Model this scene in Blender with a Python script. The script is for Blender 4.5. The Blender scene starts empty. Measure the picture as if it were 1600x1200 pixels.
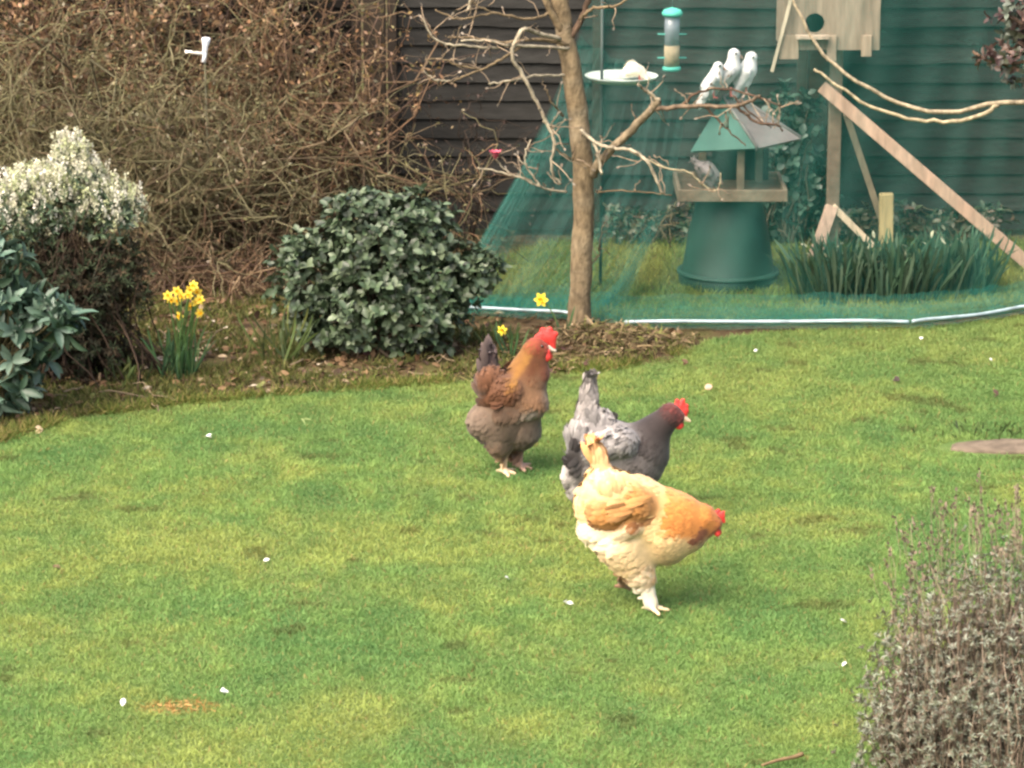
import bpy, bmesh, math, random
import numpy as np
from mathutils import Vector, Matrix

SC = bpy.context.scene
COL = SC.collection
R = math.radians
rng = np.random.default_rng(7)

# ------------------------------------------------------------------ camera
CAM_H, F_PX, PITCH = 2.75, 5000.0, R(14.52)
cam_d = bpy.data.cameras.new("camera"); cam = bpy.data.objects.new("camera", cam_d); COL.objects.link(cam)
cam_d.sensor_width = 36.0; cam_d.lens = 36.0 * F_PX / 1600.0; cam_d.clip_end = 500
cam.location = (0, 0, CAM_H); cam.rotation_euler = (math.pi / 2 - PITCH, 0, 0)
SC.camera = cam
# ------------------------------------------------------------------ sky, sun, exposure
SUN_EL, SUN_ROT = R(52), math.atan2(-0.55, -0.55)
w = bpy.data.worlds.new("World"); SC.world = w; w.use_nodes = True
nt = w.node_tree; bg = nt.nodes["Background"]
sky = nt.nodes.new("ShaderNodeTexSky"); sky.sky_type = 'NISHITA'; sky.sun_disc = False
sky.sun_elevation = SUN_EL; sky.sun_rotation = SUN_ROT; sky.dust_density = 9.0; sky.air_density = 0.9; sky.ozone_density = 0.5
nt.links.new(sky.outputs[0], bg.inputs[0]); bg.inputs[1].default_value = 0.15
sl = bpy.data.lights.new("sun", 'SUN'); so = bpy.data.objects.new("sun", sl); COL.objects.link(so)
sl.energy = 0.65; sl.angle = R(80); sl.color = (1.0, 0.97, 0.90)
sv = Vector((math.sin(SUN_ROT) * math.cos(SUN_EL), math.cos(SUN_ROT) * math.cos(SUN_EL), math.sin(SUN_EL)))
so.rotation_euler = (-sv).to_track_quat('-Z', 'Y').to_euler(); so.location = (-4, -4, 9)
SC.view_settings.view_transform = 'Standard'; SC.view_settings.look = 'None'
SC.view_settings.exposure = 1.68; SC.view_settings.gamma = 1.0
SC.cycles.transparent_max_bounces = 24; SC.cycles.max_bounces = 6
SC.cycles.filter_width = 2.6

# ------------------------------------------------------------------ pixel -> world
cp, sp_ = math.cos(PITCH), math.sin(PITCH)
def ray(px, py):
    a, b = (px - 800) / F_PX, (600 - py) / F_PX
    return np.array([a, cp + b * sp_, -sp_ + b * cp])
def P(px, py, Y):
    d = ray(px, py); return np.array([0, 0, CAM_H]) + d * (Y / d[1])
def G(px, py, z=0.0):
    d = ray(px, py); return np.array([0, 0, CAM_H]) + d * ((z - CAM_H) / d[2])
def ppm(px, py, Y):                     # picture pixels per metre at that point
    d = ray(px, py); return F_PX / (Y / d[1])

# ------------------------------------------------------------------ noise
def _h(ix, iy, seed):
    n = (ix.astype(np.int64) * 374761393 + iy.astype(np.int64) * 668265263 + seed * 1442695) & 0xffffffff
    n = ((n ^ (n >> 13)) * 1274126177) & 0xffffffff
    return ((n ^ (n >> 16)) & 0xffff) / 65535.0
def vnoise(x, y, seed=0):
    ix, iy = np.floor(x), np.floor(y); fx, fy = x - ix, y - iy
    fx = fx * fx * (3 - 2 * fx); fy = fy * fy * (3 - 2 * fy)
    a, b = _h(ix, iy, seed), _h(ix + 1, iy, seed); c, d = _h(ix, iy + 1, seed), _h(ix + 1, iy + 1, seed)
    return (a * (1 - fx) + b * fx) * (1 - fy) + (c * (1 - fx) + d * fx) * fy
def fbm(x, y, seed=0, o=3):
    s, a, t = 0, 1, 0
    for k in range(o):
        s = s + a * vnoise(x * 2 ** k, y * 2 ** k, seed + k); t += a; a *= .5
    return s / t
def inpoly(x, y, poly):
    c = np.zeros(x.shape, bool); n = len(poly)
    for i in range(n):
        x1, y1 = poly[i]; x2, y2 = poly[(i + 1) % n]
        if y1 == y2: continue
        c ^= ((y1 > y) != (y2 > y)) & (x < (x2 - x1) * (y - y1) / (y2 - y1) + x1)
    return c
def nrm(v):
    return v / np.maximum(np.linalg.norm(v, axis=-1, keepdims=True), 1e-9)
def lerp(a, b, t): return a + (b - a) * t

# ------------------------------------------------------------------ mesh collector
class MB:
    def __init__(s): s.v, s.c, s.f, s.uv, s.n = [], [], [], [], 0
    def add(s, v, faces, col, uv=None):
        v = np.asarray(v, float).reshape(-1, 3); c = np.asarray(col, float)
        if c.ndim == 1: c = np.broadcast_to(c, (len(v), 3))
        s.v.append(v); s.c.append(c)
        for f in faces:
            f = np.asarray(f, np.int64)
            if len(f): s.f.append(f + s.n)
        s.uv.append(np.zeros((len(v), 2)) if uv is None else np.asarray(uv, float)); s.n += len(v)
        return s
    def tubes(s, paths, radii, sides=4, col=(.3, .3, .3)):
        paths = np.asarray(paths, float)
        if paths.ndim == 2: paths = paths[None]
        radii = np.broadcast_to(np.asarray(radii, float), paths.shape[:2])
        M, n, _ = paths.shape
        t = nrm(np.gradient(paths, axis=1))
        ref = np.where(np.abs(nrm(paths[:, -1:] - paths[:, :1])[..., 2:3]) > .8, np.array([1., .1, 0]), np.array([.1, .05, 1.]))
        u = nrm(np.cross(t, ref)); vv = np.cross(t, u)
        a = np.arange(sides) / sides * 2 * math.pi
        ring = u[:, :, None] * np.cos(a)[:, None] + vv[:, :, None] * np.sin(a)[:, None]
        V = paths[:, :, None] + ring * radii[:, :, None, None]
        idx = np.arange(M * n * sides).reshape(M, n, sides); nx = np.roll(idx, -1, 2)
        q = np.stack([idx[:, :-1], nx[:, :-1], nx[:, 1:], idx[:, 1:]], -1).reshape(-1, 4)
        caps = [idx[:, -1], idx[:, 0, ::-1]]
        c = np.asarray(col, float)
        if c.ndim == 2: c = np.repeat(c, n * sides, 0)
        elif c.ndim == 3: c = np.repeat(c.reshape(-1, 3), sides, 0)
        return s.add(V.reshape(-1, 3), [q] + caps, c)
    def inst(s, tv, tf, pos, d, nr, L, W, col, tcol=None):
        """many copies of a template: tv columns = along, across, out"""
        d = nrm(np.asarray(d, float)); nr = np.asarray(nr, float)
        side = nrm(np.cross(nr, d)); nr = np.cross(d, side)
        M = len(pos); tv = np.asarray(tv, float); k = len(tv)
        L = np.broadcast_to(np.asarray(L, float), (M,)); W = np.broadcast_to(np.asarray(W, float), (M,))
        V = pos[:, None] + d[:, None] * (tv[None, :, 0, None] * L[:, None, None]) \
            + side[:, None] * (tv[None, :, 1, None] * W[:, None, None]) + nr[:, None] * (tv[None, :, 2, None] * L[:, None, None])
        off = (np.arange(M) * k)[:, None, None]
        fs = [(np.asarray(f)[None] + off).reshape(-1, np.asarray(f).shape[1]) for f in tf]
        c = np.broadcast_to(np.asarray(col, float), (M, 3))
        c = np.repeat(c[:, None], k, 1)
        if tcol is not None: c = c * np.asarray(tcol)[None, :, None]
        return s.add(V.reshape(-1, 3), fs, c.reshape(-1, 3))
    def box(s, c, size, col=(.3, .3, .3), M=None):
        x, y, z = np.asarray(size) / 2
        v = np.array([[-x, -y, -z], [x, -y, -z], [x, y, -z], [-x, y, -z], [-x, -y, z], [x, -y, z], [x, y, z], [-x, y, z]])
        if M is not None: v = v @ np.asarray(M).T
        return s.add(v + np.asarray(c), [np.array([[0, 3, 2, 1], [4, 5, 6, 7], [0, 1, 5, 4], [1, 2, 6, 5], [2, 3, 7, 6], [3, 0, 4, 7]])], col)
    def beam(s, p0, p1, wd, th, col=(.3, .3, .3), face=(0, -1, 0)):
        p0, p1 = np.asarray(p0, float), np.asarray(p1, float); a = nrm(p1 - p0)
        b = nrm(np.cross(a, np.asarray(face, float))); c = np.cross(a, b)
        return s.box((p0 + p1) / 2, (np.linalg.norm(p1 - p0), wd, th), col, np.stack([a, b, c], 1))
    def lathe(s, prof, c, n=40, col=(.3, .3, .3)):
        a = np.arange(n) / n * 2 * math.pi
        V = np.stack([np.stack([r * np.cos(a), r * np.sin(a), np.full(n, z)], -1) for r, z in prof]) + np.asarray(c)
        idx = np.arange(len(prof) * n).reshape(-1, n); nx = np.roll(idx, -1, 1)
        q = np.stack([idx[:-1], nx[:-1], nx[1:], idx[1:]], -1).reshape(-1, 4)
        return s.add(V.reshape(-1, 3), [q, idx[-1:], idx[:1, ::-1]], col)
    def build(s, name, mat, parent=None, smooth=True, bevel=0, loc=None):
        V = np.concatenate(s.v).copy(); C = np.concatenate(s.c); U = np.concatenate(s.uv)
        if parent is not None: V = V - np.array(parent['_o'])
        elif loc is not None: V = V - np.asarray(loc)
        me = bpy.data.meshes.new(name)
        me.vertices.add(len(V)); me.vertices.foreach_set("co", V.astype(np.float32).ravel())
        ln = np.concatenate([np.full(len(f), f.shape[1]) for f in s.f]); lv = np.concatenate([f.ravel() for f in s.f])
        me.loops.add(len(lv)); me.loops.foreach_set("vertex_index", lv.astype(np.int32))
        me.polygons.add(len(ln)); me.polygons.foreach_set("loop_start", np.concatenate([[0], np.cumsum(ln)[:-1]]).astype(np.int32))
        me.polygons.foreach_set("use_smooth", np.full(len(ln), smooth))
        me.update(calc_edges=True)
        at = me.color_attributes.new("Col", 'FLOAT_COLOR', 'POINT')
        at.data.foreach_set("color", np.concatenate([C, np.ones((len(C), 1))], 1).astype(np.float32).ravel())
        if np.any(U):
            uv = me.uv_layers.new(name="UVMap"); uv.data.foreach_set("uv", U[lv].astype(np.float32).ravel())
        me.materials.append(mat)
        o = bpy.data.objects.new(name, me); COL.objects.link(o)
        if parent is not None:
            o.parent = parent; o['_o'] = [float(x) for x in parent['_o']]
        else:
            o.location = (0, 0, 0) if loc is None else [float(x) for x in loc]; o['_o'] = [float(x) for x in o.location]
        if bevel:
            b = o.modifiers.new("bevel", 'BEVEL'); b.width = bevel; b.segments = 2; b.limit_method = 'ANGLE'
        return o

def thing(name, label, cat, loc, group=None):
    o = bpy.data.objects.new(name, None); COL.objects.link(o); o.location = [float(x) for x in loc]
    o.empty_display_size = .05; o['_o'] = [float(x) for x in loc]
    return tag(o, label, cat, group)
def tag(o, label=None, cat=None, group=None, kind=None):
    if label: o['label'] = label
    if cat: o['category'] = cat
    if group: o['group'] = group
    if kind: o['kind'] = kind
    return o

# ------------------------------------------------------------------ materials (colour attribute x noise)
def mat(name, rough=.7, spec=.3, trans=0.0, nscale=30, namt=.25, bump=0.0, bscale=200, col=None, stretch=None, sheen=0):
    m = bpy.data.materials.new(name); m.use_nodes = True; t = m.node_tree; N = t.nodes; Lk = t.links
    b = N["Principled BSDF"]; b.inputs["Roughness"].default_value = rough; b.inputs["Specular IOR Level"].default_value = spec
    if sheen: b.inputs["Sheen Weight"].default_value = sheen
    tc = N.new("ShaderNodeTexCoord"); mp = N.new("ShaderNodeMapping")
    if stretch: mp.inputs["Scale"].default_value = stretch
    Lk.new(tc.outputs["Object"], mp.inputs[0])
    nz = N.new("ShaderNodeTexNoise"); nz.inputs["Scale"].default_value = nscale; nz.inputs["Detail"].default_value = 5
    Lk.new(mp.outputs[0], nz.inputs["Vector"])
    mr = N.new("ShaderNodeMapRange"); mr.inputs[1].default_value = .25; mr.inputs[2].default_value = .75
    mr.inputs[3].default_value = 1 - namt; mr.inputs[4].default_value = 1 + namt; Lk.new(nz.outputs[0], mr.inputs[0])
    if col is None:
        src = N.new("ShaderNodeAttribute"); src.attribute_name = "Col"; cs = src.outputs["Color"]
    else:
        src = N.new("ShaderNodeRGB"); src.outputs[0].default_value = (*col, 1); cs = src.outputs[0]
    mx = N.new("ShaderNodeVectorMath"); mx.operation = 'MULTIPLY'
    Lk.new(cs, mx.inputs[0]); Lk.new(mr.outputs[0], mx.inputs[1]); Lk.new(mx.outputs[0], b.inputs["Base Color"])
    if bump:
        n2 = N.new("ShaderNodeTexNoise"); n2.inputs["Scale"].default_value = bscale; n2.inputs["Detail"].default_value = 6
        Lk.new(mp.outputs[0], n2.inputs["Vector"])
        bp = N.new("ShaderNodeBump"); bp.inputs["Strength"].default_value = bump; bp.inputs["Distance"].default_value = .01
        Lk.new(n2.outputs[0], bp.inputs["Height"]); Lk.new(bp.outputs[0], b.inputs["Normal"])
    if trans:
        tr = N.new("ShaderNodeBsdfTranslucent"); ms = N.new("ShaderNodeMixShader"); ms.inputs[0].default_value = trans
        Lk.new(mx.outputs[0], tr.inputs[0]); Lk.new(b.outputs[0], ms.inputs[1]); Lk.new(tr.outputs[0], ms.inputs[2])
        Lk.new(ms.outputs[0], N["Material Output"].inputs[0])
    return m
M_GRASS = mat("grass", .65, .2, .42, 6, .10)
M_LEAF = mat("leaf", .45, .45, .12, 25, .2)
M_DRYLEAF = mat("dry_leaf", .8, .2, .1, 40, .25)
M_TWIG = mat("twig", .85, .2, 0, 40, .3)
M_BARK = mat("bark", .9, .2, 0, 38, .62, .7, 110, stretch=(1, 1, .55))
M_WOOD = mat("weathered_wood", .8, .2, 0, 30, .3, .3, 90)
M_PALEWOOD = mat("sawn_wood", .8, .2, 0, 9, .34, .2, 40, stretch=(5, 5, .7))
M_FEATH = mat("feathers", .8, .15, 0, 60, .14, sheen=.15)
M_WHITEF = mat("white_feathers", .7, .2, 0, 30, .05)
M_SKIN = mat("comb_skin", .5, .4, .0, 90, .2, .4, 220)
M_HORN = mat("horn", .4, .4, 0, 60, .1)
M_EYE = mat("eye", .1, .6, 0, 10, 0)
M_PLASTIC = mat("green_plastic", .55, .35, 0, 9, .18, .08, 60)
M_PAINT = mat("painted_board", .6, .3, 0, 14, .22, .1, 60)
M_PETAL = mat("petal", .6, .3, .25, 30, .08)
M_STONE = mat("stone", .9, .2, 0, 22, .4, .6, 60)
M_METAL = mat("dark_metal", .5, .4, 0, 20, .15)
M_PIPE = mat("white_pipe", .5, .4, 0, 11, .5)

# ------------------------------------------------------------------ templates
LEAF_V, LEAF_F = [], []
for t_, w_, z_ in ((0, .08, 0), (.22, .36, .02), (.5, .5, .03), (.78, .36, .01), (1, .05, -.05)):
    LEAF_V += [(t_, -w_, z_ + w_ * .18), (t_, 0, z_), (t_, w_, z_ + w_ * .18)]
LEAF_F = [np.array([[3 * i + a, 3 * i + 3 + a, 3 * i + 4 + a, 3 * i + 1 + a] for i in range(4) for a in (0, 1)])]
SLEAF_V = [(0, 0, 0), (.45, -.5, .05), (1, 0, -.03), (.45, .5, .05)]; SLEAF_F = [np.array([[0, 1, 2, 3]])]
BLADE_V = [(0, -.5, 0), (0, .5, 0), (.55, -.38, .06), (.55, .38, .06), (1, 0, -.08)]; BLADE_F = [np.array([[0, 1, 3, 2]]), np.array([[2, 3, 4]])]
STRAP_V = []
for t_, z_ in ((0, 0), (.3, .01), (.6, 0), (.85, -.06), (1, -.14)):
    STRAP_V += [(t_, -.5 if t_ < 1 else -.1, z_), (t_, .5 if t_ < 1 else .1, z_)]
STRAP_F = [np.array([[2 * i, 2 * i + 1, 2 * i + 3, 2 * i + 2] for i in range(4)])]
FEA_V = []
for t_, w_, z_ in ((0, .16, -.08), (.3, .42, .02), (.65, .5, .035), (.88, .34, .01), (1, .08, -.03)):
    FEA_V += [(t_, -w_, z_ - w_ * .05), (t_, 0, z_ + .006), (t_, w_, z_ - w_ * .05)]
FEA_F = LEAF_F
FEA_T = np.repeat([.8, .9, 1.0, 1.08, 1.15], 3)

def rdir(n, up=0.0):
    d = rng.normal(size=(n, 3)); d[:, 2] += up; return nrm(d)

# ================================================================== THE SETTING
def sheet(name, poly, z, m, kind='structure', col=(.2, .2, .2)):
    v = [(x, y, z) for x, y in poly]; mb = MB(); mb.add(v, [np.array([list(range(len(v)))])], col)
    o = mb.build(name, m, smooth=False); tag(o, kind=kind); return o
def ground_mat(name, c1, c2, c3, s1, s2, bump=.5):
    m = bpy.data.materials.new(name); m.use_nodes = True; N = m.node_tree.nodes; Lk = m.node_tree.links
    b = N["Principled BSDF"]; b.inputs["Roughness"].default_value = .95; b.inputs["Specular IOR Level"].default_value = .1
    tc = N.new("ShaderNodeTexCoord")
    n1 = N.new("ShaderNodeTexNoise"); n1.inputs["Scale"].default_value = s1; n1.inputs["Detail"].default_value = 8
    n2 = N.new("ShaderNodeTexNoise"); n2.inputs["Scale"].default_value = s2; n2.inputs["Detail"].default_value = 8
    for n in (n1, n2): Lk.new(tc.outputs["Object"], n.inputs["Vector"])
    r1 = N.new("ShaderNodeValToRGB"); r1.color_ramp.elements[0].position = .36; r1.color_ramp.elements[1].position = .62
    r1.color_ramp.elements[0].color = (*c1, 1); r1.color_ramp.elements[1].color = (*c2, 1)
    r2 = N.new("ShaderNodeValToRGB"); r2.color_ramp.elements[0].position = .45; r2.color_ramp.elements[1].position = .65
    r2.color_ramp.elements[0].color = (0, 0, 0, 1); r2.color_ramp.elements[1].color = (1, 1, 1, 1)
    Lk.new(n1.outputs[0], r1.inputs[0]); Lk.new(n2.outputs[0], r2.inputs[0])
    mx = N.new("ShaderNodeMix"); mx.data_type = 'RGBA'
    Lk.new(r2.outputs[0], mx.inputs[0]); Lk.new(r1.outputs[0], mx.inputs[6]); mx.inputs[7].default_value = (*c3, 1)
    Lk.new(mx.outputs[2], b.inputs["Base Color"])
    n3 = N.new("ShaderNodeTexNoise"); n3.inputs["Scale"].default_value = 90; n3.inputs["Detail"].default_value = 8; Lk.new(tc.outputs["Object"], n3.inputs["Vector"])
    bp = N.new("ShaderNodeBump"); bp.inputs["Strength"].default_value = bump; bp.inputs["Distance"].default_value = .02
    Lk.new(n3.outputs[0], bp.inputs["Height"]); Lk.new(bp.outputs[0], b.inputs["Normal"])
    return m
M_SOIL = ground_mat("soil", (.045, .03, .018), (.11, .075, .04), (.075, .075, .025), 14, 3.2, .8)
M_LAWN = ground_mat("lawn_base", (.075, .125, .034), (.10, .145, .042), (.115, .145, .046), 9, 2.2, .5)
M_MOSS = ground_mat("rough_grass_base", (.11, .125, .03), (.18, .18, .05), (.17, .14, .05), 9, 3, .6)

sheet("ground", [(-60, -60), (60, -60), (60, 120), (-60, 120)], 0, M_SOIL)
EDGE = [(-340, 776), (-150, 731), (0, 690), (100, 660), (250, 637), (400, 623), (560, 611), (700, 600), (800, 592), (900, 586), (1000, 572),
        (1060, 555), (1110, 532), (1200, 520), (1320, 516), (1440, 514), (1600, 495), (1950, 472)]
edge_w = [tuple(G(*p)[:2]) for p in EDGE]
LAWN = edge_w + [(6.5, 9), (6.5, 1), (-6.5, 1), (-6.5, 9.4)]
sheet("lawn", LAWN, .004, M_LAWN)
NETBASE = [(640, 488), (700, 487), (870, 493), (980, 510), (1310, 507), (1440, 506), (1600, 486), (1950, 466)]
RG = [tuple(G(*p)[:2]) for p in [(735, 415), (745, 480)] + NETBASE[2:]] + [(5, 12.95), (.2, 12.95)]
sheet("rough_grass", RG, .004, M_MOSS)

# lawn blades -------------------------------------------------------
def grass(name, poly, x0, x1, y0, y1, dens, lmin, lmax, wd, cfun, seed, label=None, keep=None):
    n = int((x1 - x0) * (y1 - y0) * dens)
    x, y = rng.uniform(x0, x1, n), rng.uniform(y0, y1, n)
    k = inpoly(x, y, poly)
    half = .175 * np.hypot(y, CAM_H) + .3; inside = (np.abs(x) < half) & (y > 6.4); k &= inside | (rng.random(n) < .42)
    if keep is not None: k &= keep(x, y)
    x, y = x[k], y[k]; n = len(x)
    c, hs = cfun(x, y)
    d = rng.normal(size=(n, 3)) * np.array([.55, .55, .2]); d[:, 2] += .6; d = nrm(d)
    nn = rdir(n); L = rng.uniform(lmin, lmax, n) * hs
    mb = MB(); mb.inst(BLADE_V, BLADE_F, np.stack([x, y, np.full(n, .003)], 1), d, nn, L, rng.uniform(.7, 1.3, n) * wd, c, [.75, .75, .95, .95, 1.1])
    o = mb.build(name, M_GRASS); tag(o, kind='stuff'); return o
def lawn_col(x, y):
    n = len(x)
    a = fbm(x * 1.6, y * 1.5, 3); b = fbm(x * 5, y * 4, 11); c = fbm(x * 16, y * 13, 23)
    t = np.clip((a - .5) * 1.6 + (b - .5) * 1.2 + (c - .5) * .8 + .5, 0, 1)[:, None]
    deep, mid, yel = np.array([.13, .255, .078]), np.array([.19, .305, .086]), np.array([.285, .345, .092])
    col = np.where(t < .5, lerp(deep, mid, t * 2), lerp(mid, yel, t * 2 - 1))
    far = np.clip((y - 9.4) / 2.2, 0, 1)[:, None]
    col = lerp(col, np.array([.15, .225, .07]), far * .6)
    col = col * (0.8 + .42 * c[:, None]) * rng.uniform(.9, 1.1, (n, 1))
    straw = rng.random(n) < .03 + .10 * np.clip(b - .55, 0, 1)
    col[straw] = np.array([.34, .27, .10]) * rng.uniform(.7, 1.2, (straw.sum(), 1))
    brown = fbm(x * 7 + 40, y * 9, 41) > .75
    col[brown] = col[brown] * .5 + np.array([.04, .028, .01])
    pd = np.hypot((x - PATCH_C[0]) / .11, (y - PATCH_C[1]) / .06) + .7 * (fbm(x * 40, y * 40, 71) - .5)
    k = np.clip((1.05 - pd) / .45, 0, 1)[:, None] * (rng.random((n, 1)) < .85); col = col * (1 - k) + np.array([.46, .255, .085]) * rng.uniform(.8, 1.15, (n, 1)) * k
    hs = (.65 + .7 * c * (1 - .25 * t[:, 0])) * (1 - .4 * k[:, 0]); return col, hs
SLAB_C = G(1560, 702)[:2]; PATCH_C = G(280, 1108)[:2]; HOLE_C = G(1290, 1042)[:2]
def lawn_keep(x, y):
    k = ~(((x - SLAB_C[0]) / .20) ** 2 + ((y - SLAB_C[1]) / .10) ** 2 < 1)
    k &= ~((((x - PATCH_C[0]) / .0075) ** 2 + ((y - PATCH_C[1]) / .05) ** 2 < 1) & (rng.random(len(x)) < .6))
    k &= ~((((x - HOLE_C[0]) / .045) ** 2 + ((y - HOLE_C[1]) / .03) ** 2 < 1) & (rng.random(len(x)) < .85))
    return k
grass("lawn_grass", LAWN, -3.6, 3.6, 5.0, 12.1, 34000, .010, .023, .0030, lawn_col, 1, keep=lawn_keep)
def rough_col(x, y):
    n = len(x); b = fbm(x * 4, y * 4, 77)[:, None]; c = fbm(x * 14, y * 14, 78)
    col = lerp(np.array([.16, .235, .055]), np.array([.30, .32, .08]), np.clip(b * 2 - .5, 0, 1)) * rng.uniform(.6, 1.25, (n, 1))
    s = rng.random(n) < .08; col[s] = np.array([.3, .24, .1]) * rng.uniform(.6, 1.1, (s.sum(), 1))
    return col, .6 + .9 * c
grass("rough_grass_blades", RG, -.6, 2.9, 11.2, 12.95, 16000, .02, .05, .0035, rough_col, 2)
# a yellowish fringe of longer grass where lawn meets bed
ed = np.array(edge_w)
def fringe():
    mb = MB(); seg = rng.integers(1, 11, 9000); t = rng.random(9000)
    p = ed[seg] * (1 - t)[:, None] + ed[seg + 1] * t[:, None]
    p = p + np.stack([rng.normal(0, .02, 9000), np.abs(rng.normal(0.0, .045, 9000)) - .02], 1)
    k = fbm(p[:, 0] * 6, p[:, 1] * 6, 5) > .40; p = p[k]; n = len(p)
    d = rng.normal(size=(n, 3)) * np.array([.8, .7, .25]); d[:, 2] += .65
    pal = np.array([[.14, .19, .035], [.23, .22, .06], [.33, .26, .10], [.10, .15, .03]])
    c = pal[rng.choice(4, n, p=[.35, .3, .15, .2])] * rng.uniform(.6, 1.15, (n, 1))
    mb.inst(BLADE_V, BLADE_F, np.concatenate([p, np.full((n, 1), .003)], 1), d, rdir(n), rng.uniform(.02, .06, n), .0035, c)
    tag(mb.build("edge_grass", M_GRASS), kind='stuff')
fringe()

# bed litter -------------------------------------------------------
BED = [tuple(G(*p)[:2]) for p in [(-200, 730), (0, 690), (100, 660), (250, 636), (400, 622), (560, 610), (700, 599), (800, 591), (900, 585), (1000, 571),
       (1060, 553), (1100, 530), (1000, 512), (870, 496), (740, 489), (735, 405), (300, 405), (-200, 405)]]
MOUND = G(940, 548)
def mound_z(x, y):
    return .07 * np.exp(-((x - MOUND[0]) / .22) ** 2 - ((y - MOUND[1]) / .16) ** 2)
gx, gy = np.meshgrid(np.linspace(-.6, .6, 50), np.linspace(-.45, .45, 40))
mx_, my_ = MOUND[0] + gx, MOUND[1] + gy
mz_ = mound_z(mx_, my_) + .012 * fbm(mx_ * 20, my_ * 20, 9) * np.exp(-((mx_ - MOUND[0]) / .26) ** 2 - ((my_ - MOUND[1]) / .18) ** 2) - .004
gi = np.arange(50 * 40).reshape(40, 50)
mb = MB(); mb.add(np.stack([mx_, my_, mz_], -1).reshape(-1, 3), [np.stack([gi[:-1, :-1], gi[:-1, 1:], gi[1:, 1:], gi[1:, :-1]], -1).reshape(-1, 4)], (.1, .07, .04))
tag(mb.build("soil_mound", M_SOIL), kind='structure')
def bed_cov(x, y):
    n = len(x); pal = np.array([[.12, .14, .035], [.20, .19, .06], [.08, .10, .03], [.22, .165, .08]])
    return pal[rng.choice(4, n, p=[.4, .25, .2, .15])] * rng.uniform(.5, 1.2, (n, 1)), np.full(n, 1.)
EB_ = G(380, 450)[:2]
grass("bed_moss_and_weeds", BED, -2.6, .9, 9.2, 12.6, 13000, .015, .045, .005, bed_cov, 9, keep=lambda x, y: (fbm(x * 3.5, y * 4.5, 61) > .48) | ((((x - EB_[0]) / .3) ** 2 + ((y - EB_[1]) / .6) ** 2 < 1) & (rng.random(len(x)) < .7)))
def litter():
    mb = MB(); n = 12000
    x, y = rng.uniform(-2.6, .9, n), rng.uniform(9.2, 12.6, n)
    k = inpoly(x, y, BED) & (rng.random(n) < .25 + .75 * (fbm(x * 5, y * 5, 31) > .42)); x, y = x[k], y[k]; n = len(x)
    pal = np.array([[.13, .075, .04], [.20, .125, .065], [.07, .045, .03], [.32, .24, .15], [.10, .05, .045], [.11, .12, .04], [.5, .43, .33]])
    c = pal[rng.choice(7, n, p=[.28, .24, .16, .14, .06, .09, .03])] * rng.uniform(.6, 1.2, (n, 1))
    z = mound_z(x, y) + rng.uniform(.004, .018, n)
    d = rng.normal(size=(n, 3)); d[:, 2] *= .3; nn = rdir(n, 2.0)
    L = rng.uniform(.014, .04, n)
    mb.inst(LEAF_V, LEAF_F, np.stack([x, y, z], 1), d, nn, L, L * rng.uniform(.4, .75, n), c)
    tag(mb.build("leaf_litter", M_DRYLEAF), kind='stuff')
    # dry clippings on the mound and fallen sticks
    mb = MB(); n = 2600
    x = MOUND[0] + rng.normal(0, .2, n); y = MOUND[1] + rng.normal(0, .12, n); z = mound_z(x, y) + rng.uniform(.0, .03, n)
    k = inpoly(x, y, BED); x, y, z = x[k], y[k], z[k]; n = len(x)
    d = rng.normal(size=(n, 3)); d[:, 2] *= .35
    c = np.array([.17, .125, .065]) * rng.uniform(.3, 1.3, (n, 1)) * np.where(rng.random((n, 1)) < .2, np.array([.7, 1, .5]), 1)
    mb.inst(STRAP_V, STRAP_F, np.stack([x, y, z], 1), d, rdir(n, 1.5), rng.uniform(.015, .06, n), .0045, c)
    tag(mb.build("dry_clippings", M_DRYLEAF), kind='stuff')
    mb = MB(); n = 85
    x, y = rng.uniform(-2.2, .3, n), rng.uniform(10.0, 11.6, n); k = inpoly(x, y, BED); x, y = x[k], y[k]; n = len(x)
    st = np.stack([x, y, np.full(n, .015)], 1); d = rng.normal(size=(n, 3)); d[:, 2] = np.abs(d[:, 2]) * .12; d = nrm(d) * rng.uniform(.04, .2, (n, 1))
    t = np.linspace(0, 1, 5)[None, :, None]; path = st[:, None] + d[:, None] * t + rng.normal(0, .006, (n, 5, 3))
    mb.tubes(path, rng.uniform(.002, .0045, (n, 1)) * np.linspace(1, .6, 5), 4, np.array([.16, .12, .075]) * rng.uniform(.5, 1.4, (n, 1)))
    tag(mb.build("fallen_twigs", M_TWIG), kind='stuff')
litter()

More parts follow.
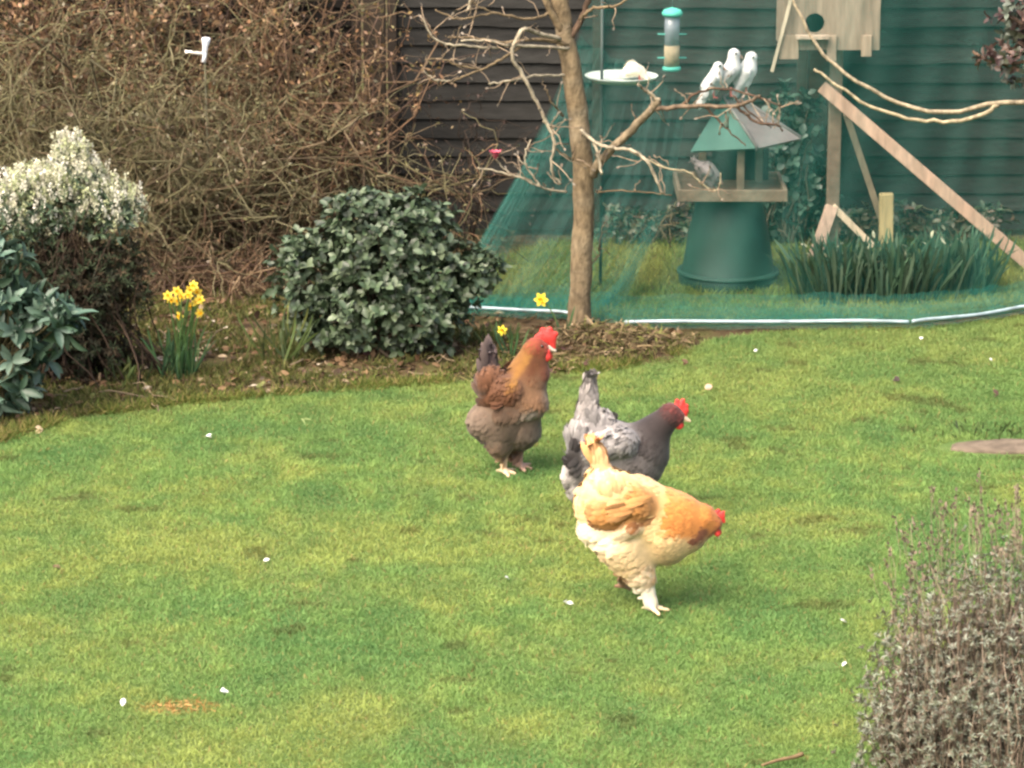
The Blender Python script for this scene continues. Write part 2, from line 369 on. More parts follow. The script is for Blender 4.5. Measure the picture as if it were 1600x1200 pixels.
# ================================================================== FENCE
FY = 13.1
def fence():
    xs = [-4.23, -2.40, -.565, 1.265, 3.095, 4.9]
    where = ["in the far left stretch behind the twiggy shrubs", "behind the olive and brown twiggy shrubs", "bare in the gap left of the tree trunk",
             "behind the green net and wooden bird box", "behind the net right of the leaning plank"]
    for i in range(5):
        a, b = xs[i] + .055, xs[i + 1] - .055
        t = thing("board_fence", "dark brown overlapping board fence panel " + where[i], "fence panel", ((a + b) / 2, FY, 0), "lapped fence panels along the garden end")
        mb = MB(); n = 24
        for k in range(n):
            z0 = .03 + k * .077; m = 26
            x = np.linspace(a + .02, b - .02, m); wv = .008 * (fbm(x * 5, np.full(m, k * 3.1), 50 + k) - .5) * 2
            lo = z0 + wv; hi = np.full(m, z0 + .088)
            yb = FY - .022 + rng.uniform(-.003, .003); yt = FY - .006
            V = np.concatenate([np.stack([x, np.full(m, yb), lo], 1), np.stack([x, np.full(m, yt), hi], 1), np.stack([x, np.full(m, yt + .008), hi], 1), np.stack([x, np.full(m, yb + .008), lo], 1)])
            I = np.arange(4 * m).reshape(4, m); F = []
            for r in range(4):
                A, B = I[r], I[(r + 1) % 4]; F.append(np.stack([A[:-1], A[1:], B[1:], B[:-1]], 1))
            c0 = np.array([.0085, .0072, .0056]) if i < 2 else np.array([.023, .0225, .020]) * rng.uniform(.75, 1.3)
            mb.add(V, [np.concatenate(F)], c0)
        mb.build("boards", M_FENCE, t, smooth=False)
        mb = MB()
        for xx in (a + .018, (a + b) / 2, b - .018): mb.box((xx, FY - .04, .95), (.038, .022, 1.84), (.034, .026, .019))
        mb.build("battens", M_FENCE, t, smooth=False, bevel=.003)
        mb = MB(); mb.box(((a + b) / 2, FY - .008, 1.90), (b - a, .07, .022), (.036, .028, .02)); mb.build("capping_rail", M_FENCE, t, smooth=False, bevel=.003)
    pl = ["far left end", "behind the olive shrub", "beside the brown upright stems", "behind the bird box", "right of the plank", "far right end"]
    for i, x in enumerate(xs):
        t = thing("fence_post", "dark square fence post " + pl[i], "fence post", (x, FY, 0), "fence posts")
        MB().box((x, FY, .97), (.09, .09, 1.94), (.04, .031, .022)).build("post_shaft", M_FENCE, t, smooth=False, bevel=.004)
        MB().box((x, FY, 1.955), (.11, .11, .03), (.045, .035, .026)).build("post_cap", M_FENCE, t, smooth=False, bevel=.006)
M_FENCE = mat("fence_wood", .85, .2, 0, 10, .35, .5, 70, stretch=(1, 1, 6))
fence()

# ================================================================== LIVING THINGS FROM SMOOTH BLOBS
def smin(a, b, k):
    h = np.clip(.5 + .5 * (b - a) / k, 0, 1); return b * (1 - h) + a * h - k * h * (1 - h)
def prim_d(p, pr):
    a, ra, b, rb = pr['a'], pr['ra'], pr['b'], pr['rb']; fl = pr.get('fl', 1.0)
    q = p - a; ba = b - a; S = np.array([1, 1 / fl, 1])
    q = q * S; ba = ba * S; L2 = max(float(ba @ ba), 1e-9)
    t = np.clip((q @ ba) / L2, 0, 1)
    return np.linalg.norm(q - t[..., None] * ba, axis=-1) - (ra + t * (rb - ra))
def blob(prims, h, k):
    lo = np.min([np.minimum(p['a'] - p['ra'] * 1.4, p['b'] - p['rb'] * 1.4) for p in prims], 0) - 3 * h
    hi = np.max([np.maximum(p['a'] + p['ra'] * 1.4, p['b'] + p['rb'] * 1.4) for p in prims], 0) + 3 * h
    n = np.ceil((hi - lo) / h).astype(int) + 1
    ax = [lo[i] + h * np.arange(n[i]) for i in range(3)]
    p = np.stack(np.meshgrid(*ax, indexing='ij'), -1); Fd = None
    for pr in prims:
        d = prim_d(p, pr); Fd = d if Fd is None else smin(Fd, d, min(k, pr.get('k', k)))
    s = Fd < 0; N = Fd.shape
    offs = [(i, j, l) for i in (0, 1) for j in (0, 1) for l in (0, 1)]
    cnt = sum(s[i:N[0] - 1 + i, j:N[1] - 1 + j, l:N[2] - 1 + l].astype(int) for i, j, l in offs)
    cells = np.argwhere((cnt > 0) & (cnt < 8)); vid = -np.ones(cnt.shape, int); vid[tuple(cells.T)] = np.arange(len(cells))
    acc = np.zeros((len(cells), 3)); ct = np.zeros(len(cells))
    for o in offs:
        for axn in range(3):
            if o[axn]: continue
            o2 = list(o); o2[axn] = 1; c0 = cells + np.array(o); c1 = cells + np.array(o2)
            f0, f1 = Fd[tuple(c0.T)], Fd[tuple(c1.T)]; mk = (f0 < 0) != (f1 < 0)
            t = np.where(mk, f0 / np.where(mk, f0 - f1, 1), 0)
            pt = np.array(o, float)[None].repeat(len(cells), 0); pt[:, axn] += t
            acc[mk] += pt[mk]; ct[mk] += 1
    V = lo + h * (cells + acc / ct[:, None]); faces = []
    for axn in range(3):
        u, v = [(1, 2), (2, 0), (0, 1)][axn]
        sl0 = [slice(1, -1)] * 3; sl0[axn] = slice(0, -1); sl1 = [slice(1, -1)] * 3; sl1[axn] = slice(1, None)
        A, B = s[tuple(sl0)], s[tuple(sl1)]
        for flip, mk in ((0, A & ~B), (1, ~A & B)):
            e = np.argwhere(mk)
            if not len(e): continue
            e = e + np.array([0 if i == axn else 1 for i in range(3)])
            eu, ev = np.eye(3, dtype=int)[u], np.eye(3, dtype=int)[v]
            q = [vid[tuple((e - du * eu - dv * ev).T)] for du, dv in ((1, 1), (0, 1), (0, 0), (1, 0))]
            q = np.stack(q, 1); faces.append(q[:, ::-1] if flip else q)
    Fc = np.concatenate(faces); Fc = Fc[(Fc >= 0).all(1)]
    return V, Fc
def prim_cols(V, prims, kk=.008):
    W = 0; C = 0; E = 0
    for pr in prims:
        d = prim_d(V, pr); w = np.exp(-np.clip(d, -.02, 1) / kk) * pr.get('w', 1); W = W + w
        C = C + w[:, None] * np.array(pr['c']); E = E + w * pr.get('f', 1.0)
    return C / W[:, None], E / W
def fnormals(V, Fc):
    a, b, c, d = (V[Fc[:, i]] for i in range(4)); n = np.cross(c - a, d - b); return n, (a + b + c + d) / 4

class Animal:
    """pixel sketch -> 3-D: every joint is given by its pixel, its offset in depth and its radius in pixels"""
    def __init__(s, name, label, cat, root, group, Y=None):
        s.o = thing(name, label, cat, root, group); s.root = np.asarray(root, float); s.Y = s.root[1]; s.pr = []; s.pt = []
    def p(s, px, py, dy=0.): return P(px, py, s.Y + dy)
    def r(s, px, py, r): return r / ppm(px, py, s.Y)
    def cone(s, x0, y0, d0, r0, x1, y1, d1, r1, c, **kw):
        s.pr.append(dict(a=s.p(x0, y0, d0), ra=s.r(x0, y0, r0), b=s.p(x1, y1, d1), rb=s.r(x1, y1, r1), c=c, **kw)); return s
    def patch(s, x0, y0, x1, y1, rad, c, soft=.35):
        s.pt.append((s.p(x0, y0), s.p(x1, y1), s.r(x0, y0, rad), np.array(c), soft)); return s
    def colour(s, V, kk=.008):
        C, E = prim_cols(V, s.pr, kk)
        for a, b, rad, c, soft in s.pt:              # feather markings, on both flanks
            A, B, Q = a[[0, 2]], b[[0, 2]], V[:, [0, 2]]; d = B - A; t = np.clip(((Q - A) @ d) / max(d @ d, 1e-9), 0, 1)
            ds = np.linalg.norm(Q - A - t[:, None] * d, axis=1) / rad + .35 * (fbm(V[:, 0] * 70, V[:, 2] * 70, 17) - .5)
            k = np.clip((1 - ds) / soft, 0, 1)[:, None]; C = C * (1 - k) + c * k
        return C, E
    def small(s, name, m, lst, h, k, c):
        prs = [dict(a=s.p(*l[:3]), ra=s.r(l[0], l[1], l[3]), b=s.p(*l[4:7]), rb=s.r(l[4], l[5], l[7]), c=c, fl=(l[8] if len(l) > 8 else 1)) for l in lst]
        V, Fc = blob(prs, h, k); return MB().add(V, [Fc], c).build(name, m, s.o)
    def body(s, m, h=.005, k=.022, noise=.0):
        V, Fc = blob(s.pr, h, k); C, E = s.colour(V); s.V, s.F = V, Fc
        if noise: C = C * (1 - noise + 2 * noise * fbm(V[:, 0] * 60 + V[:, 1] * 40, V[:, 2] * 60, 3)[:, None])
        mb = MB(); mb.add(V, [Fc], C); return mb.build("body", m, s.o)
    def plumage(s, m, spine, n, L0, L1, jit=.2, down=.35, lace=None, lift=.10, tail=None):
        nr_, ce = fnormals(s.V, s.F); ar = np.linalg.norm(nr_, axis=1)
        _, E = prim_cols(ce, s.pr); pr = ar * np.clip(E * 1.5 - .4, 0, 1); pr /= pr.sum()
        i = rng.choice(len(ce), n, p=pr); pos = ce[i]; nn = nrm(nr_[i])
        sp3 = np.array([s.p(*q) for q in spine]); a, b = sp3[:-1], sp3[1:]
        if tail: a, b = np.concatenate([a, s.p(*tail[0])[None]]), np.concatenate([b, s.p(*tail[1])[None]])
        t = np.clip(np.einsum('nkj,kj->nk', pos[:, None] - a[None], b - a) / ((b - a) ** 2).sum(1), 0, 1)
        dist = np.linalg.norm(pos[:, None] - (a + (b - a) * t[..., None]), axis=-1); j = dist.argmin(1)
        fr = (j + t[np.arange(n), j]) / len(a)
        flow = nrm(b - a)[j] + np.array([0, 0, -down])[None] * np.where(j >= len(sp3) - 1, 0, np.clip(fr * 2, .3, 1))[:, None] + rng.normal(0, .16, (n, 3))
        flow = flow - (flow * nn).sum(1, keepdims=True) * nn; flow = nrm(flow) + nn * lift
        C, E = s.colour(pos, .006)
        C = C * (1 + jit * rng.normal(size=(n, 1)) * .6)
        if lace is not None: C = lace(pos, C)
        L = lerp(L0, L1, np.clip(fr * 1.6, 0, 1)) * rng.uniform(.75, 1.25, n)
        mb = MB(); mb.inst(FEA_V, FEA_F, pos - nn * .001, flow, nn, L, L * rng.uniform(.28, .45, n), np.clip(C, .004, .9), FEA_T)
        return mb.build("plumage", m, s.o)
    def quills(s, name, m, lst, c, wd, out=(0, -1, 0), jit=.15):
        """long tail or wing feathers, root pixel to tip pixel"""
        mb = MB(); a = np.array([s.p(*l[:3]) for l in lst]); b = np.array([s.p(*l[3:6]) for l in lst]); d = b - a; n = len(a)
        nn = np.broadcast_to(np.array(out, float), (n, 3)) + rng.normal(0, .25, (n, 3))
        cc = np.array(c) * (1 + jit * rng.normal(size=(n, 1)))
        mb.inst(FEA_V, FEA_F, a, d, nn, np.linalg.norm(d, axis=1), wd, np.clip(cc, .004, .9), FEA_T); return mb.build(name, m, s.o)
    def eyes(s, px, py, dy, r, c=(.02, .01, .005)):
        for sg in (-1, 1):
            rr = s.r(px, py, r); q = s.p(px, py, sg * dy); prof = [(rr * math.sin(a), -rr * math.cos(a)) for a in np.linspace(.15, math.pi - .15, 7)]
            MB().lathe(prof, q, 12, c).build("eye", M_EYE, s.o)

RED, FACE = (.52, .035, .028), (.22, .032, .024)
HG = "hens walking on the lawn"
# --- cream and orange hen in front
h = Animal("hen", "cream hen with orange neck bending forward nearest on the lawn", "hen", G(1015, 953), HG)
CR, PA, OR, TAN, WH = (.60, .42, .20), (.66, .535, .345), (.43, .165, .04), (.34, .155, .045), (.74, .66, .52)
h.cone(952, 787, 0, 49, 1042, 824, 0, 47, CR)
h.cone(940, 762, 0, 29, 1000, 784, 0, 37, CR)
h.cone(1000, 790, 0, 41, 1058, 808, 0, 37, CR, w=.6)
h.cone(946, 748, 0, 19, 931, 707, 0, 11, (.60, .36, .17), k=.012)
h.cone(940, 826, -.03, 27, 975, 850, -.02, 32, (.72, .60, .41), k=.012)
h.cone(980, 852, -.02, 38, 1004, 899, -.025, 21, (.54, .385, .20))
h.cone(992, 852, 0, 33, 1045, 850, 0, 31, (.54, .39, .21))
h.cone(1047, 832, 0, 42, 1074, 831, 0, 32, (.54, .38, .20))
h.cone(1052, 806, 0, 37, 1092, 810, 0, 24, OR, w=7)
h.cone(1106, 812, 0, 17, 1116, 817, 0, 13, FACE, f=.1, w=.45)
h.cone(1092, 828, 0, 16, 1104, 826, 0, 12, (.16, .07, .035), f=.6)
h.cone(1000, 790, -.052, 25, 950, 803, -.062, 17, TAN, k=.014, w=4)
h.cone(950, 774, -.05, 24, 985, 770, -.03, 22, CR, k=.02)
h.cone(992, 822, -.07, 15, 978, 834, -.066, 13, PA, k=.010)
h.cone(1005, 896, -.03, 15, 1012, 924, -.03, 11, WH, f=.3, k=.01)
h.cone(1012, 924, -.03, 11, 1017, 942, -.03, 11.5, WH, f=.25, k=.008)
for tx, ty, td in ((1044, 953, -.035), (1030, 960, -.09), (1034, 948, .02), (1003, 951, 0)): h.cone(1017, 948, -.03, 4.5, tx, ty, td, 3, (.60, .46, .26), f=0, k=.006)
h.cone(985, 868, .06, 22, 983, 895, .06, 9, (.36, .22, .11), k=.012)
h.cone(983, 895, .06, 7, 972, 914, .06, 5, (.25, .14, .08), f=0, k=.006)
for tx, ty, td in ((966, 905, .03), (962, 916, .06), (985, 921, .08)): h.cone(972, 914, .06, 4, tx, ty, td, 3, (.28, .16, .1), f=0, k=.005)
h.patch(1066, 803, 1090, 810, 31, OR, .3).patch(1098, 826, 1090, 836, 12, (.17, .06, .03), .6).patch(1000, 786, 948, 802, 17, TAN, .5)
h.patch(1020, 798, 1000, 804, 8, (.20, .085, .03), .6).patch(940, 806, 968, 815, 8, (.22, .10, .035), .6).patch(985, 768, 960, 776, 7, (.55, .27, .085), .8).patch(930, 700, 925, 690, 14, (.56, .26, .09), .8)
h.body(M_FEATH)
h.plumage(M_FEATH, [(1112, 812, 0), (1060, 800, 0), (1000, 790, 0), (955, 790, 0), (920, 780, 0)], 6000, .018, .044, .18, .45, None, .018, ((945, 750, 0), (930, 695, 0)))
h.quills("tail", M_FEATH, [(942, 745, d, 929 + 7 * q, 694 + 6 * abs(q), d * 1.6) for q, d in ((-.6, .01), (.3, -.01))] + [(935, 735, -.01, 908, 692, -.02)], (.50, .29, .12), .022)
h.quills("wing", M_FEATH, [(1018 - 5 * q, 776 + 4.5 * q, -.102, 972 - 4 * q + 5 * (q % 2), 788 + 4.5 * q, -.106) for q in range(7)] + [(992 - 4 * q, 786 + 5 * q, -.105, 944 + 3 * q, 796 + 5 * q, -.103) for q in range(5)], (.33, .165, .06), .019, (0, -1, .2), .28)
h.small("comb", M_SKIN, [(1112, 803, 0, 4, 1128, 806, 0, 5, .6), (1120, 800, 0, 4, 1123, 797, 0, 2.5, .6), (1127, 803, 0, 4, 1131, 800, 0, 2.5, .6), (1128, 808, 0, 4.5, 1131, 815, 0, 3, .6)], .0022, .004, RED)
h.small("wattle", M_SKIN, [(1120, 824, -.012, 3.5, 1121, 834, -.012, 5, .6), (1122, 824, .012, 3.5, 1123, 832, .012, 5, .6)], .0022, .003, RED)
h.small("ear_lobe", M_SKIN, [(1101, 818, -.026, 3.5, 1099, 824, -.026, 3.5, .5)], .002, .003, (.7, .5, .42))
h.small("beak", M_HORN, [(1119, 824, 0, 6, 1123, 840, 0, 2)], .0022, .003, (.66, .5, .33))
h.eyes(1112, 812, .0245, 2.6)
# --- grey hen behind her
h = Animal("hen", "lavender grey hen with dark neck and upright tail behind the cream hen", "hen", G(962, 815), HG)
LG, PG, DK, NK = (.13, .118, .112), (.20, .187, .178), (.018, .015, .014), (.026, .020, .019)
h.cone(932, 716, 0, 42, 1000, 715, 0, 40, LG)
h.cone(1000, 712, 0, 42, 1008, 702, 0, 38, (.040, .034, .032))
h.cone(1006, 690, 0, 34, 1044, 652, 0, 19, NK, w=1.8)
h.cone(1050, 646, 0, 15, 1058, 651, 0, 12, FACE, f=.1, w=.45)
h.cone(914, 688, 0, 31, 962, 690, 0, 24, PG)
h.cone(924, 660, 0, 20, 985, 694, 0, 27, PG)
h.cone(916, 682, 0, 27, 921, 603, 0, 10, (.25, .225, .21), fl=.7, k=.014)
h.cone(908, 735, -.01, 27, 914, 758, -.01, 22, (.30, .275, .255))
h.cone(897, 708, -.05, 11, 908, 724, -.055, 9, DK, k=.006, w=1.6)
h.cone(975, 690, -.06, 22, 935, 703, -.07, 18, PG, k=.012)
h.cone(948, 760, -.035, 20, 946, 786, -.035, 8, LG); h.cone(946, 786, -.035, 7, 946, 818, -.035, 5, (.35, .25, .2), f=0, k=.008)
h.cone(978, 758, .04, 20, 978, 780, .04, 8, LG); h.cone(978, 780, .04, 7, 980, 805, .04, 5, (.35, .25, .2), f=0, k=.008)
for bx, by, bd in ((946, 816, -.035), (980, 804, .04)):
    for tx, ty in ((24, 3), (16, 9), (18, -3), (-12, 1)): h.cone(bx, by, bd, 4, bx + tx, by + ty, bd - .01 * (ty - 3), 3, (.35, .25, .2), f=0, k=.005)
h.body(M_FEATH)
def mottle(pos, C):
    z = fbm(pos[:, 0] * 48, pos[:, 2] * 48 + pos[:, 1] * 30, 91)[:, None]; rear = (C.mean(1, keepdims=True) > .13)
    return C * np.where(rear, np.clip(.2 + 1.6 * z, .3, 1.6), 1) * np.where(rear & (rng.random((len(C), 1)) < .10), .5, 1)
h.plumage(M_FEATH, [(1055, 648, 0), (1020, 680, 0), (980, 705, 0), (930, 710, 0), (895, 725, 0)], 6000, .016, .040, .2, .4, mottle, .018, ((915, 690, 0), (921, 595, 0)))
h.quills("tail", M_FEATH, [(917 + 6 * q, 690, d, 921 + 5 * q, 598 + 8 * q * q, d * .5) for q, d in ((-1.2, -.015), (-.4, .012), (.3, -.012), (1, .008))] + [(905, 700, -.03, 893, 655, -.03)], (.24, .225, .215), .026)
h.small("comb", M_SKIN, [(1054, 637, 0, 5, 1070, 642, 0, 6, .55), (1058, 633, 0, 5, 1058, 626, 0, 3.5, .55), (1065, 634, 0, 6, 1067, 626, 0, 4, .55), (1070, 640, 0, 5, 1073, 634, 0, 3.5, .55), (1070, 642, 0, 5, 1070, 650, 0, 4, .55)], .0024, .005, RED)
h.small("wattle", M_SKIN, [(1062, 658, -.012, 4, 1061, 665, -.012, 6.5, .5), (1064, 658, .012, 4, 1063, 664, .012, 6.5, .5)], .0024, .003, RED)
h.small("beak", M_HORN, [(1067, 653, 0, 6, 1078, 658, 0, 2)], .0022, .003, (.66, .48, .32))
h.eyes(1057, 647, .0225, 2.6)
# --- brown hen at the back
h = Animal("hen", "upright russet brown hen with dark tail standing left of the others", "hen", G(790, 738), HG)
BR, GO, GB, CH = (.10, .046, .024), (.20, .095, .024), (.12, .09, .066), (.13, .072, .04)
h.cone(788, 640, 0, 40, 812, 626, 0, 40, (.11, .07, .045))
h.cone(798, 662, 0, 41, 812, 664, 0, 34, (.095, .072, .052))
h.cone(764, 655, -.02, 30, 784, 684, -.02, 22, GB)
h.cone(770, 606, -.03, 27, 795, 610, -.04, 26, BR, w=1.5, k=.014)
h.cone(823, 614, 0, 34, 829, 598, 0, 26, CH)
h.cone(828, 632, -.04, 18, 838, 630, -.04, 16, (.165, .14, .11), k=.02)
h.cone(790, 640, -.05, 18, 806, 642, -.05, 14, (.062, .042, .028), k=.02)
h.cone(817, 596, 0, 26, 837, 552, 0, 15.5, (.10, .042, .017), w=1.6)
h.cone(806, 590, .0, 20, 827, 548, .0, 11, GO, w=1.1)
h.cone(839, 541, 0, 15, 847, 545, 0, 12, FACE, f=.1, w=.45)
h.cone(843, 565, 0, 13, 845, 580, 0, 14, (.15, .05, .03))
h.cone(766, 598, .03, 17, 763, 560, .05, 12, (.07, .05, .046), fl=.7, k=.014)
h.cone(787, 690, -.03, 18, 788, 706, -.03, 8, (.15, .085, .045)); h.cone(788, 706, -.03, 6.5, 787, 735, -.03, 4.6, (.55, .40, .24), f=0, k=.006)
h.cone(812, 688, .03, 16, 812, 702, .03, 7, (.10, .062, .04)); h.cone(812, 702, .03, 6, 812, 726, .03, 5, (.36, .22, .16), f=0, k=.006)
for bx, by, bd, cc in ((787, 735, -.03, (.55, .4, .25)), (812, 727, .03, (.36, .22, .16))):
    for tx, ty in ((18, 5), (8, 9), (18, -1), (-10, 1)): h.cone(bx, by, bd, 4.2, bx + tx, by + ty, bd - .01 * (ty - 3), 3, cc, f=0, k=.005)
h.patch(800, 590, 826, 552, 8, GO, .8).patch(836, 560, 826, 590, 11, (.085, .032, .014), .8).patch(830, 600, 838, 618, 22, (.125, .068, .035), .6).patch(770, 606, 792, 606, 22, (.085, .036, .017), .6).patch(828, 634, 836, 630, 15, (.17, .145, .115), .6).patch(795, 648, 806, 655, 17, (.06, .045, .03), .8)
h.body(M_FEATH)
h.plumage(M_FEATH, [(842, 542, 0), (825, 575, 0), (805, 615, 0), (785, 640, 0), (750, 660, 0)], 6000, .016, .040, .2, .45, None, .018, ((766, 600, .03), (763, 540, .05)))
h.quills("tail", M_FEATH, [(766 + 4 * q, 605, .03, 763 + 3.2 * q, 522 + 6 * abs(q), .05 + .02 * q) for q in (-2, -1.2, -.5, 0, .5, 1.1, 1.8)] + [(760 + 3 * q, 600, .02, 750 + 4 * q, 560, .03) for q in (-1, 1, 2)], (.085, .064, .058), .022)
h.quills("wing", M_FEATH, [(800 - 4 * q, 612 + 5 * q, -.085, 757 + 3 * q, 612 + 8 * q, -.08) for q in range(4)], (.09, .038, .018), .034, (0, -1, .2), .2)
h.small("comb", M_SKIN, [(843, 528, 0, 8, 857, 527, 0, 11, .45), (849, 521, 0, 7, 848, 516, 0, 5, .45), (857, 520, 0, 7, 859, 515, 0, 5, .45), (863, 525, 0, 7, 868, 522, 0, 4.5, .45), (861, 532, 0, 8, 863, 542, 0, 6, .45)], .0026, .008, RED)
h.small("wattle", M_SKIN, [(854, 550, -.013, 6, 853, 557, -.013, 9, .5), (856, 550, .013, 6, 856, 556, .013, 8, .5)], .0026, .003, RED)
h.small("beak", M_HORN, [(857, 544, 0, 6, 868, 548, 0, 2)], .0022, .003, (.6, .5, .4))
h.eyes(847, 541, .024, 2.6)

# ================================================================== BIRD TABLE ON UPTURNED TUB
TUB = G(1137, 446); TY = TUB[1]
S_T = ppm(1137, 400, TY)
t = thing("planter_tub", "upturned dark green plastic tub carrying the bird table", "planter", TUB)
zt = P(1137, 300, TY)[2]
r0, r1 = 77 / S_T, 50 / S_T
MB().lathe([(r0 * .97, .004), (r0, .01), (r0, .055), (r0 * .955, .062), (r0 * .93, .07), (lerp(r0 * .93, r1, .5) + .006, zt * .55), (r1, zt - .02), (r1 - .01, zt), (.01, zt)], TUB, 56, (.012, .042, .030)).build("tub_wall", M_PLASTIC, t)
MB().lathe([(r0 * .99, .052), (r0 + .007, .054), (r0 + .007, .064), (r0 * .96, .067)], TUB, 56, (.016, .052, .038)).build("rim", M_PLASTIC, t)
t = thing("bird_table", "wooden bird table with teal and grey pitched roof on green tub", "bird table", (TUB[0], TY, zt))
zz = zt; hw = 80 / S_T
MB().box((TUB[0], TY, zz + .013), (2 * hw, .36, .022), (.10, .075, .05)).build("tray", M_WOOD, t, smooth=False, bevel=.003)
mb = MB()
for (dx, dy, sx, sy) in ((0, -.186, 2 * hw + .02, .014), (0, .186, 2 * hw + .02, .014), (-hw - .003, 0, .014, .355), (hw + .003, 0, .014, .355)):
    mb.box((TUB[0] + dx, TY + dy, zz + .022), (sx, sy, .045), (.16, .125, .085))
mb.build("tray_rim", M_WOOD, t, smooth=False, bevel=.002)
z_eave = P(1160, 226, TY)[2]; z_apex = P(1128, 152, TY)[2]
for dx, dy in ((-.1, .1), (.035, -.1), (.12, .1), (-.06, -.02)):
    if (dx, dy) == (-.06, -.02): continue
    MB().box((TUB[0] + dx, TY + dy, (zz + z_eave) / 2 + .02), (.028, .028, z_eave - zz), (.13, .11, .075)).build("post", M_WOOD, t, smooth=False, bevel=.002)
MB().box((TUB[0] + .05, TY + .13, (zz + z_eave) / 2 + .02), (.22, .012, z_eave - zz), (.02, .022, .02)).build("back_board", M_WOOD, t, smooth=False)
A = np.array([TUB[0] - .03, TY, z_apex]); B = A + np.array([.05, .06, .0])
Lf = np.array([TUB[0] - .155, TY - .06, z_eave - .015]); Fr = np.array([TUB[0] + .09, TY - .19, z_eave + .02])
Rt = np.array([TUB[0] + .27, TY - .03, z_eave + .03]); Bk = np.array([TUB[0] + .05, TY + .2, z_eave + .02])
def slab(pts, th, c):
    pts = np.array(pts, float); n = nrm(np.cross(pts[1] - pts[0], pts[2] - pts[0])); k = len(pts)
    V = np.concatenate([pts, pts - n * th]); I = list(range(k))
    F = [np.array([I]), np.array([[k + i for i in reversed(I)]]), np.array([[i, k + i, k + (i + 1) % k, (i + 1) % k] for i in I])]
    return MB().add(V, F, c)
tealc = (.035, .105, .082)
slab([Lf, Fr, A], .012, tealc).build("roof_face", M_PAINT, t, smooth=False)
slab([Fr, Rt, B, A], .012, (.155, .14, .13)).build("roof_face", M_SLATE if 'M_SLATE' in globals() else M_PAINT, t, smooth=False)
slab([Rt, Bk, B], .012, (.18, .17, .16)).build("roof_face", M_PAINT, t, smooth=False)
slab([Bk, Lf, A, B], .012, tealc).build("roof_face", M_PAINT, t, smooth=False)
mb = MB(); 
for e0, e1 in ((Fr, A), (Rt, B), (A, B)): mb.tubes(np.array([e0 + (0, 0, .003), e1 + (0, 0, .003)]), .006, 6, (.16, .15, .14))
mb.build("ridge_strip", M_PAINT, t)

# doves
WHT = (.60, .595, .57)
def dove(name, label, group, Y, body, head, tail, beak, c, cwing, ctail, eye=None, feet=None, dY=0):
    root = P(*feet, Y) if feet else P(body[4], body[5] + body[3], Y)
    d = Animal(name, label, "dove", root, group); d.Y = Y
    d.cone(body[0], body[1], 0, body[2], body[4], body[5], 0, body[3], c)
    d.cone(head[0], head[1], 0, head[2], (head[0] + body[0]) / 2, (head[1] + body[1]) / 2, 0, head[2] * 1.05, c)
    d.cone(tail[0], tail[1], 0, tail[2], tail[3], tail[4], 0, tail[5], ctail, fl=1.3)
    d.cone((body[0] * .7 + body[4] * .3), (body[1] * .7 + body[5] * .3), -.03, body[2] * .6, (body[4] + tail[3]) / 2, (body[5] + tail[4]) / 2, -.03, body[3] * .35, cwing, k=.006)
    d.body(M_WHITEF, .0035, .012)
    sp = [(head[0], head[1], 0), (body[0], body[1], 0), (body[4], body[5], 0), (tail[3], tail[4], 0)]
    d.plumage(M_WHITEF, sp, 420, .010, .026, .03, .05, None, .05)
    d.small("beak", M_HORN, [(beak[0], beak[1], 0, 3.4, beak[2], beak[3], 0, 1.6)], .0018, .002, (.34, .22, .17))
    if eye: d.eyes(eye[0], eye[1], .0215, 2.0)
    if feet:
        for s_ in (-.015, .015):
            d.small("leg", M_HORN, [(feet[0], feet[1] - 12, s_, 2, feet[0], feet[1], s_, 1.6), (feet[0], feet[1], s_, 1.6, feet[0] + 6, feet[1] + 1, s_, 1.2)], .0018, .002, (.45, .12, .1))
    return d
DG = "white doves by the bird table"
dove("dove", "white dove perched in the middle of the three on the roof", DG, TY - .01, (1145, 106, 13, 14, 1131, 121, 10), (1147, 85, 9.5), (1126, 128, 8, 1113, 146, 6), (1155, 87, 1160, 91), WHT, (.56, .555, .545), WHT, (1150, 84), (1142, 150))
dove("dove", "white dove with head tilted at the right end of the roof trio", DG, TY + .03, (1169, 108, 14, 15, 1161, 122, 11), (1174, 90, 9.5), (1159, 128, 8, 1150, 145, 6), (1180, 96, 1182, 102), WHT, (.56, .555, .54), WHT, (1177, 90), (1166, 146))
dove("dove", "white dove lower on the left of the roof with tail hanging down", DG, TY - .06, (1119, 117, 11, 12, 1109, 132, 9), (1122, 104, 8), (1107, 138, 8, 1096, 158, 6), (1129, 106, 1133, 109), WHT, (.56, .555, .545), WHT, (1125, 103), (1115, 152))
dove("dove", "grey dove with rusty underside feeding on the tray beneath the roof", "grey dove", TY - .12, (1105, 268, 15, 15, 1110, 275, 9), (1120, 278, 7), (1096, 262, 9, 1088, 255, 6), (1125, 282, 1128, 287), (.19, .165, .155), (.21, .18, .17), (.16, .14, .13), (1122, 277), (1110, 291))

